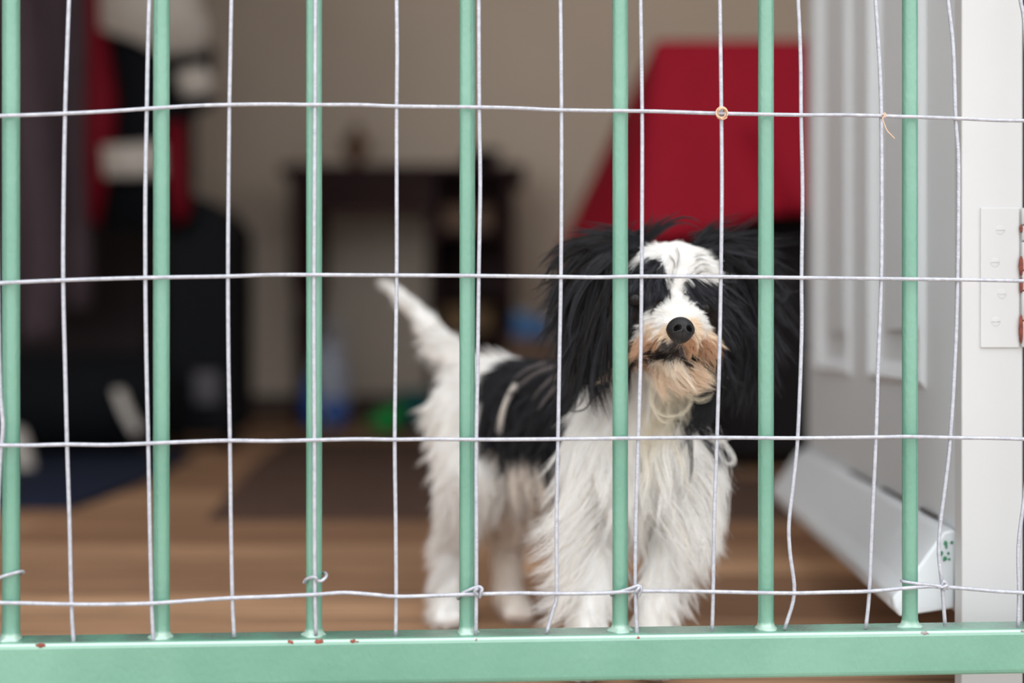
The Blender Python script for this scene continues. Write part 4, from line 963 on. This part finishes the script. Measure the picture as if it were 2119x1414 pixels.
# ear towards the left of the picture: outward sweeps
for pts in ([(1290, 515, .975), (1230, 505, .972), (1175, 512, .97), (1128, 545, .968)], [(1290, 520, .972), (1220, 508, .97), (1165, 520, .968), (1120, 565, .966)],
            [(1270, 515, .97), (1205, 515, .966), (1150, 545, .964), (1128, 590, .962)], [(1240, 525, .966), (1185, 545, .962), (1150, 590, .96), (1138, 640, .96)],
            [(1230, 540, .964), (1180, 580, .96), (1150, 630, .958), (1132, 672, .958)], [(1220, 570, .962), (1180, 620, .958), (1160, 680, .956), (1148, 715, .956)],
            [(1225, 600, .96), (1190, 660, .957), (1172, 720, .955), (1160, 748, .955)], [(1235, 620, .958), (1200, 690, .955), (1185, 750, .954), (1178, 780, .954)],
            [(1245, 640, .956), (1215, 720, .953), (1195, 790, .952), (1178, 845, .952)], [(1250, 660, .955), (1228, 740, .952), (1222, 800, .95), (1228, 838, .95)],
            [(1260, 660, .954), (1245, 740, .95), (1240, 800, .948), (1248, 832, .948)], [(1270, 640, .954), (1262, 720, .95), (1258, 780, .948), (1262, 815, .948)],
            [(1255, 560, .958), (1225, 640, .953), (1210, 710, .95), (1205, 780, .949)], [(1270, 550, .958), (1250, 630, .952), (1240, 710, .948), (1245, 775, .947)],
            [(1285, 580, .956), (1275, 660, .95), (1265, 730, .946), (1275, 790, .946)], [(1260, 540, .96), (1205, 600, .956), (1180, 670, .952), (1180, 730, .952)],
            [(1280, 520, .965), (1225, 540, .958), (1190, 590, .955), (1170, 660, .954)]):
    for q_ in range(5):
        a_, b2 = rng.normal(0, 10, 2), rng.normal(0, 9, 2) + (4, 2); dd_ = rng.normal(0, .004)
        vq = float(np.exp(rng.normal(0, .6))); L_ = len(pts) - 1
        lock(3, [(x + a_[0] * (1 - i / L_) + b2[0] * i / L_, y + a_[1] * (1 - i / L_) + b2[1] * i / L_, z_ + dd_) for i, (x, y, z_) in enumerate(pts)], 26, 5, 1.8, tuple(c_ * vq for c_ in BLK))
    lock(3, pts, 10, 18, 14, DKB)
# ear towards the right
for pts in ([(1438, 515, .985), (1450, 494, .984), (1475, 482, .984), (1500, 490, .984)], [(1450, 515, .985), (1475, 498, .985), (1515, 498, .986), (1560, 530, .987)], [(1460, 515, .982), (1505, 505, .982), (1550, 530, .984), (1588, 570, .986)],
            [(1480, 530, .98), (1530, 540, .98), (1575, 580, .982), (1600, 630, .984)], [(1490, 560, .978), (1535, 600, .978), (1560, 660, .98), (1575, 720, .98)], [(1495, 590, .976), (1525, 650, .976), (1545, 720, .978), (1552, 790, .98)],
            [(1490, 610, .974), (1515, 690, .974), (1530, 760, .975), (1535, 825, .976)], [(1490, 640, .972), (1505, 720, .972), (1515, 780, .972), (1512, 830, .972)], [(1500, 560, .976), (1520, 630, .974), (1528, 700, .974), (1520, 770, .974)],
            [(1540, 600, .985), (1585, 620, .985), (1612, 632, .985), (1630, 612, .985)], [(1475, 700, .965), (1480, 760, .965), (1470, 810, .965), (1455, 850, .965)], [(1500, 540, .976), (1545, 580, .976), (1565, 650, .978), (1568, 700, .978)]):
    for q_ in range(5):
        a_, b2 = rng.normal(0, 10, 2), rng.normal(0, 9, 2); dd_ = rng.normal(0, .004)
        vq = float(np.exp(rng.normal(0, .6))); L_ = len(pts) - 1
        lock(4, [(x + a_[0] * (1 - i / L_) + b2[0] * i / L_, y + a_[1] * (1 - i / L_) + b2[1] * i / L_, z_ + dd_) for i, (x, y, z_) in enumerate(pts)], 28, 5, 2.2, tuple(c_ * vq for c_ in BLK))
    lock(4, pts, 4, 16, 14, GRY)
lock(4, [(1440, 512, .984), (1448, 492, .983), (1468, 481, .983), (1490, 484, .983)], 22, 3, 2, (.05, .042, .045))
# cheek curls over the shoulder
for pts in ([(1225, 800, .955), (1222, 830, .955), (1205, 850, .955), (1176, 848, .955), (1190, 815, .955)], [(1215, 780, .955), (1210, 815, .953), (1198, 838, .953), (1175, 852, .953)]):
    lock(3, pts, 10, 2, 1.5, BLK)
for pts in ([(1265, 745, .95), (1262, 770, .948), (1250, 785, .948), (1235, 795, .948)], [(1270, 750, .95), (1262, 780, .948), (1245, 790, .948), (1232, 788, .948)]):
    lock(0, pts, 16, 5, 4, (.7, .55, .42))
# whiskers and moustache
for pts, c in (([(1345, 715, .93), (1325, 735, .928), (1315, 755, .928), (1330, 765, .928)], DKB), ([(1350, 722, .93), (1330, 745, .927), (1312, 752, .927), (1300, 740, .927)], DKB), ([(1340, 710, .93), (1315, 730, .928), (1300, 750, .928)], TAN), ([(1345, 700, .93), (1318, 720, .928), (1303, 745, .928)], TAN),
               ([(1445, 712, .928), (1460, 735, .926), (1468, 755, .926), (1460, 770, .926)], DKB), ([(1440, 705, .926), (1452, 735, .924), (1462, 765, .924)], DKB), ([(1450, 705, .928), (1470, 725, .926), (1480, 750, .926)], TAN), ([(1440, 705, .925), (1462, 722, .924), (1486, 732, .924)], DKB), ([(1455, 700, .93), (1475, 715, .928), (1486, 740, .928)], TAN), ([(1445, 715, .928), (1455, 745, .926), (1475, 770, .926)], TAN)):
    lock(0, pts, 5 if c is DKB else 40, 6 if c is DKB else 14, 6 if c is DKB else 7, c, .00007)
# beard sweeping to the right
for pts in ([(1400, 760, .935), (1430, 775, .932), (1455, 790, .93), (1478, 800, .93)], [(1395, 768, .937), (1415, 790, .934), (1435, 805, .932), (1460, 806, .932)], [(1410, 752, .932), (1440, 762, .93), (1462, 775, .928), (1480, 792, .928)], [(1385, 765, .94), (1395, 790, .938), (1405, 810, .936), (1420, 820, .936)], [(1370, 760, .942), (1368, 785, .94), (1372, 810, .938), (1380, 830, .938)]):
    lock(0, pts, 120, 14, 6, (.88, .74, .60), .00009)
# loops of cream hair on the throat
for pts in ([(1350, 790, .95), (1345, 830, .948), (1370, 860, .947), (1410, 858, .948), (1426, 835, .95), (1410, 800, .952)], [(1360, 790, .952), (1352, 840, .948), (1375, 875, .947), (1400, 866, .947)], [(1400, 800, .95), (1425, 822, .948), (1428, 838, .948), (1405, 862, .948), (1370, 870, .948)],
            [(1425, 815, .95), (1445, 826, .95), (1468, 820, .95), (1475, 806, .95)], [(1420, 812, .95), (1440, 830, .95), (1462, 828, .95), (1476, 812, .95)]):
    lock(1, pts, 9, 2.5, 2.5, (.84, .79, .66), .0001)
# fringe along the chest's sides and the long leg feathers
for pts in ([(1440, 920, .985), (1475, 970, .98), (1492, 1010, .98), (1496, 1040, .98)], [(1430, 960, .98), (1470, 1010, .975), (1488, 1070, .975), (1492, 1110, .975)], [(1420, 1000, .98), (1455, 1050, .975), (1480, 1110, .973), (1488, 1150, .973)],
            [(1410, 1040, .98), (1440, 1090, .973), (1462, 1140, .97), (1470, 1175, .97)], [(1400, 1060, .98), (1425, 1120, .975), (1440, 1160, .972), (1452, 1185, .97)], [(1400, 1090, .985), (1410, 1150, .98), (1420, 1190, .978), (1412, 1215, .978)],
            [(1215, 960, .985), (1190, 1020, .98), (1150, 1070, .978), (1100, 1100, .978)], [(1210, 1000, .985), (1170, 1060, .98), (1130, 1100, .978), (1088, 1125, .978)], [(1215, 1040, .985), (1180, 1090, .98), (1140, 1130, .978), (1092, 1160, .978)],
            [(1210, 1080, .988), (1175, 1130, .982), (1140, 1170, .98), (1100, 1195, .98)], [(1210, 1120, .99), (1180, 1170, .985), (1145, 1205, .983), (1108, 1225, .983)], [(1205, 1160, .99), (1180, 1210, .985), (1140, 1245, .983), (1100, 1265, .983)], [(1200, 1200, .99), (1175, 1250, .985), (1145, 1280, .983), (1115, 1300, .983)]):
    lock(1, pts, 90, 22, 8, WHT, .00011, .15)
lock(1, [(1066, 798, 1.094), (1048, 828, 1.090), (1038, 862, 1.089), (1031, 900, 1.089)], 90, 3.5, 4.5, (.85, .82, .79))
for pts in ([(1150, 758, 1.045), (1110, 772, 1.072), (1080, 793, 1.084), (1064, 812, 1.09)], [(1150, 800, 1.05), (1130, 825, 1.055), (1112, 850, 1.06)], [(1155, 775, 1.05), (1125, 800, 1.06), (1100, 830, 1.075)], [(1130, 750, 1.075), (1085, 768, 1.1), (1050, 800, 1.12)]): lock(1, pts, 22, 3, 2.5, (.3, .27, .275))
for pts in ([(1450, 890, .985), (1480, 905, .982), (1508, 930, .98), (1520, 955, .98), (1506, 962, .98), (1484, 940, .98)], [(1460, 905, .982), (1485, 914, .98), (1514, 909, .98)]): lock(1, pts, 26, 6, 3, WHT, .0001)
# dark stray hairs through the white crown
for pts in ([(1398, 515, .944), (1404, 530, .941), (1402, 550, .938), (1395, 568, .936)], [(1385, 528, .941), (1396, 545, .938), (1392, 570, .936)], [(1432, 545, .942), (1450, 535, .944), (1470, 540, .946)], [(1436, 558, .940), (1455, 548, .942), (1478, 556, .945)], [(1440, 570, .938), (1460, 560, .941), (1482, 570, .944)], [(1436, 532, .945), (1450, 527, .947), (1462, 530, .948)]): lock(0, pts, 9, 2.5, 2, GRY, .00007)
lock(1, [(1425, 880, .965), (1428, 920, .962), (1430, 960, .962), (1425, 1000, .962)], 26, 5, 3.5, BLK)
for k_ in range(7): lock(1, [(1436 + k_ * 7, 815, .962), (1436 + k_ * 6.5, 850, .958), (1430 + k_ * 6, 880, .957), (1420 + k_ * 8, 900 - abs(k_ - 2) * 5, .957)], 40, 6, 2, BLK)
lock(1, [(1150, 850, 1.04), (1142, 880, 1.035), (1138, 910, 1.035), (1142, 940, 1.035)], 30, 4, 3, BLK)
for pts in ([(1060, 930, 1.12), (1075, 965, 1.115), (1085, 985, 1.112)], [(1130, 940, 1.07), (1135, 980, 1.065), (1132, 1012, 1.06)], [(1100, 930, 1.1), (1085, 955, 1.095), (1078, 975, 1.09)]): lock(1, pts, 110, 12, 4, BLK)
# belly fluff between saddle and thigh
for pts in ([(1100, 950, 1.09), (1095, 1000, 1.085), (1105, 1050, 1.085)], [(1075, 965, 1.10), (1065, 1010, 1.095), (1070, 1060, 1.095)], [(1125, 975, 1.07), (1125, 1020, 1.065), (1135, 1060, 1.065)]): lock(1, pts, 120, 14, 9, PINK, .00011)
# tail plume
for pts in ([(935, 740, 1.225), (905, 745, 1.22), (880, 720, 1.22)], [(950, 770, 1.22), (920, 780, 1.215), (900, 775, 1.215)], [(965, 795, 1.21), (945, 815, 1.205), (930, 800, 1.205)], [(900, 690, 1.24), (875, 690, 1.235), (850, 665, 1.235)], [(815, 598, 1.27), (798, 588, 1.27), (783, 580, 1.27)], [(860, 640, 1.255), (830, 625, 1.25), (805, 605, 1.25)], [(975, 815, 1.2), (955, 850, 1.19), (942, 880, 1.19)], [(960, 780, 1.21), (935, 800, 1.205), (912, 790, 1.205)]):
    lock(2, pts, 70, 11, 7, WHT, .0001)
# hind fringe
for pts in ([(950, 900, 1.185), (915, 930, 1.18), (890, 945, 1.18)], [(945, 860, 1.185), (920, 900, 1.18), (905, 930, 1.18)], [(945, 1000, 1.17), (915, 1060, 1.165), (900, 1100, 1.165)], [(930, 1080, 1.19), (900, 1120, 1.185), (880, 1150, 1.185)], [(940, 940, 1.18), (915, 990, 1.175), (905, 1030, 1.175)], [(925, 1160, 1.185), (895, 1210, 1.18), (885, 1250, 1.18)], [(930, 1220, 1.175), (900, 1260, 1.17), (885, 1290, 1.165)]):
    lock(1, pts, 90, 15, 8, WHT, .0001)

for g_ in range(5):
    m = rg == g_; L = locks[g_]
    PP, CC, RR = strands[m], scol[m], rad[m]
    if L[0]:
        PP = np.concatenate([PP, np.array(L[0])]); CC = np.concatenate([CC, vary(np.array(L[1], float))]); RR = np.concatenate([RR, np.array(L[2])])
    curves_obj(names[g_], PP, CC, RR, dog, labs[g_])

# ---- nose, eyes, mouth
M_nose = mat('nose_leather', (.012, .0115, .013, 1), .36, bump=.45, bump_scale=1400, spec=.4)
bm = bmesh.new()
bmesh.ops.create_icosphere(bm, subdivisions=5, radius=1)
for v_ in bm.verts:
    x, y, z = v_.co
    wdt = 1 - .22 * max(0, -z) - .05 * max(0, z)
    p_ = Vector((x * .0092 * wdt, y * .0088, z * .0086))
    # nostrils (comma-shaped, opening outwards) and the groove between them
    if y < .1:
        for sx in (-1, 1):
            u_ = x * sx - .42; w_ = z + .02
            dd = math.hypot(u_ / .19, (w_ + .10 * max(0, u_) * 4) / .165); sl_ = math.hypot(max(0, u_ - .05) / .5 if u_ > .05 else 9, (w_ + .18 + u_ * .25) / .055)
            p_.y += .0060 * math.exp(-dd ** 2.6) + .0020 * math.exp(-sl_ ** 2)
            p_.y -= .0007 * math.exp(-((dd - 1.7) / .6) ** 2)
        p_.y += .0012 * math.exp(-(x / .055) ** 2) * (1 if z < .15 else .15)
    v_.co = p_
rt = Matrix.Rotation(math.radians(8), 4, 'Z') @ Matrix.Rotation(math.radians(-14), 4, 'X')
bm.transform(Matrix.Translation(P(1408, 684, .9015) - DO) @ Matrix.Rotation(math.radians(5), 4, 'Y') @ rt)
obj('nose', bm, M_nose, dog, smooth=True)
M_eye = mat('eye_gloss', (.006, .004, .003, 1), .03)
M_lid = mat('eyelid_skin', (.006, .005, .005, 1), .6, spec=.1)
M_eye.node_tree.nodes['Principled BSDF'].inputs['IOR'].default_value = 1.3
for (px, py, d) in ((1315, 621, .9375), (1457, 639, .9400)):
    c = P(px, py, d) - DO
    bm = bmesh.new(); ellipsoid(bm, c, (.0052, .005, .0048), seg=28); e_ = obj('eye', bm, M_eye, dog, smooth=True)
    bm = bmesh.new()
    ring = [c + Vector((.0048 * math.cos(a), -.0026, .0034 * math.sin(a))) for a in np.linspace(0, math.tau, 25)]
    tube(bm, ring, .0008, 8, caps=False); obj('eyelid', bm, M_lid, e_, smooth=True)
bm = bmesh.new()
tube(bm, catmull([P(1345, 742, .9345) - DO, P(1372, 738, .928) - DO, P(1398, 728, .921) - DO, P(1408, 724, .9195) - DO, P(1420, 730, .9215) - DO, P(1442, 745, .929) - DO, P(1462, 758, .936) - DO], 6), .0016, 8)
obj('lip', bm, M_lid, dog, smooth=True)
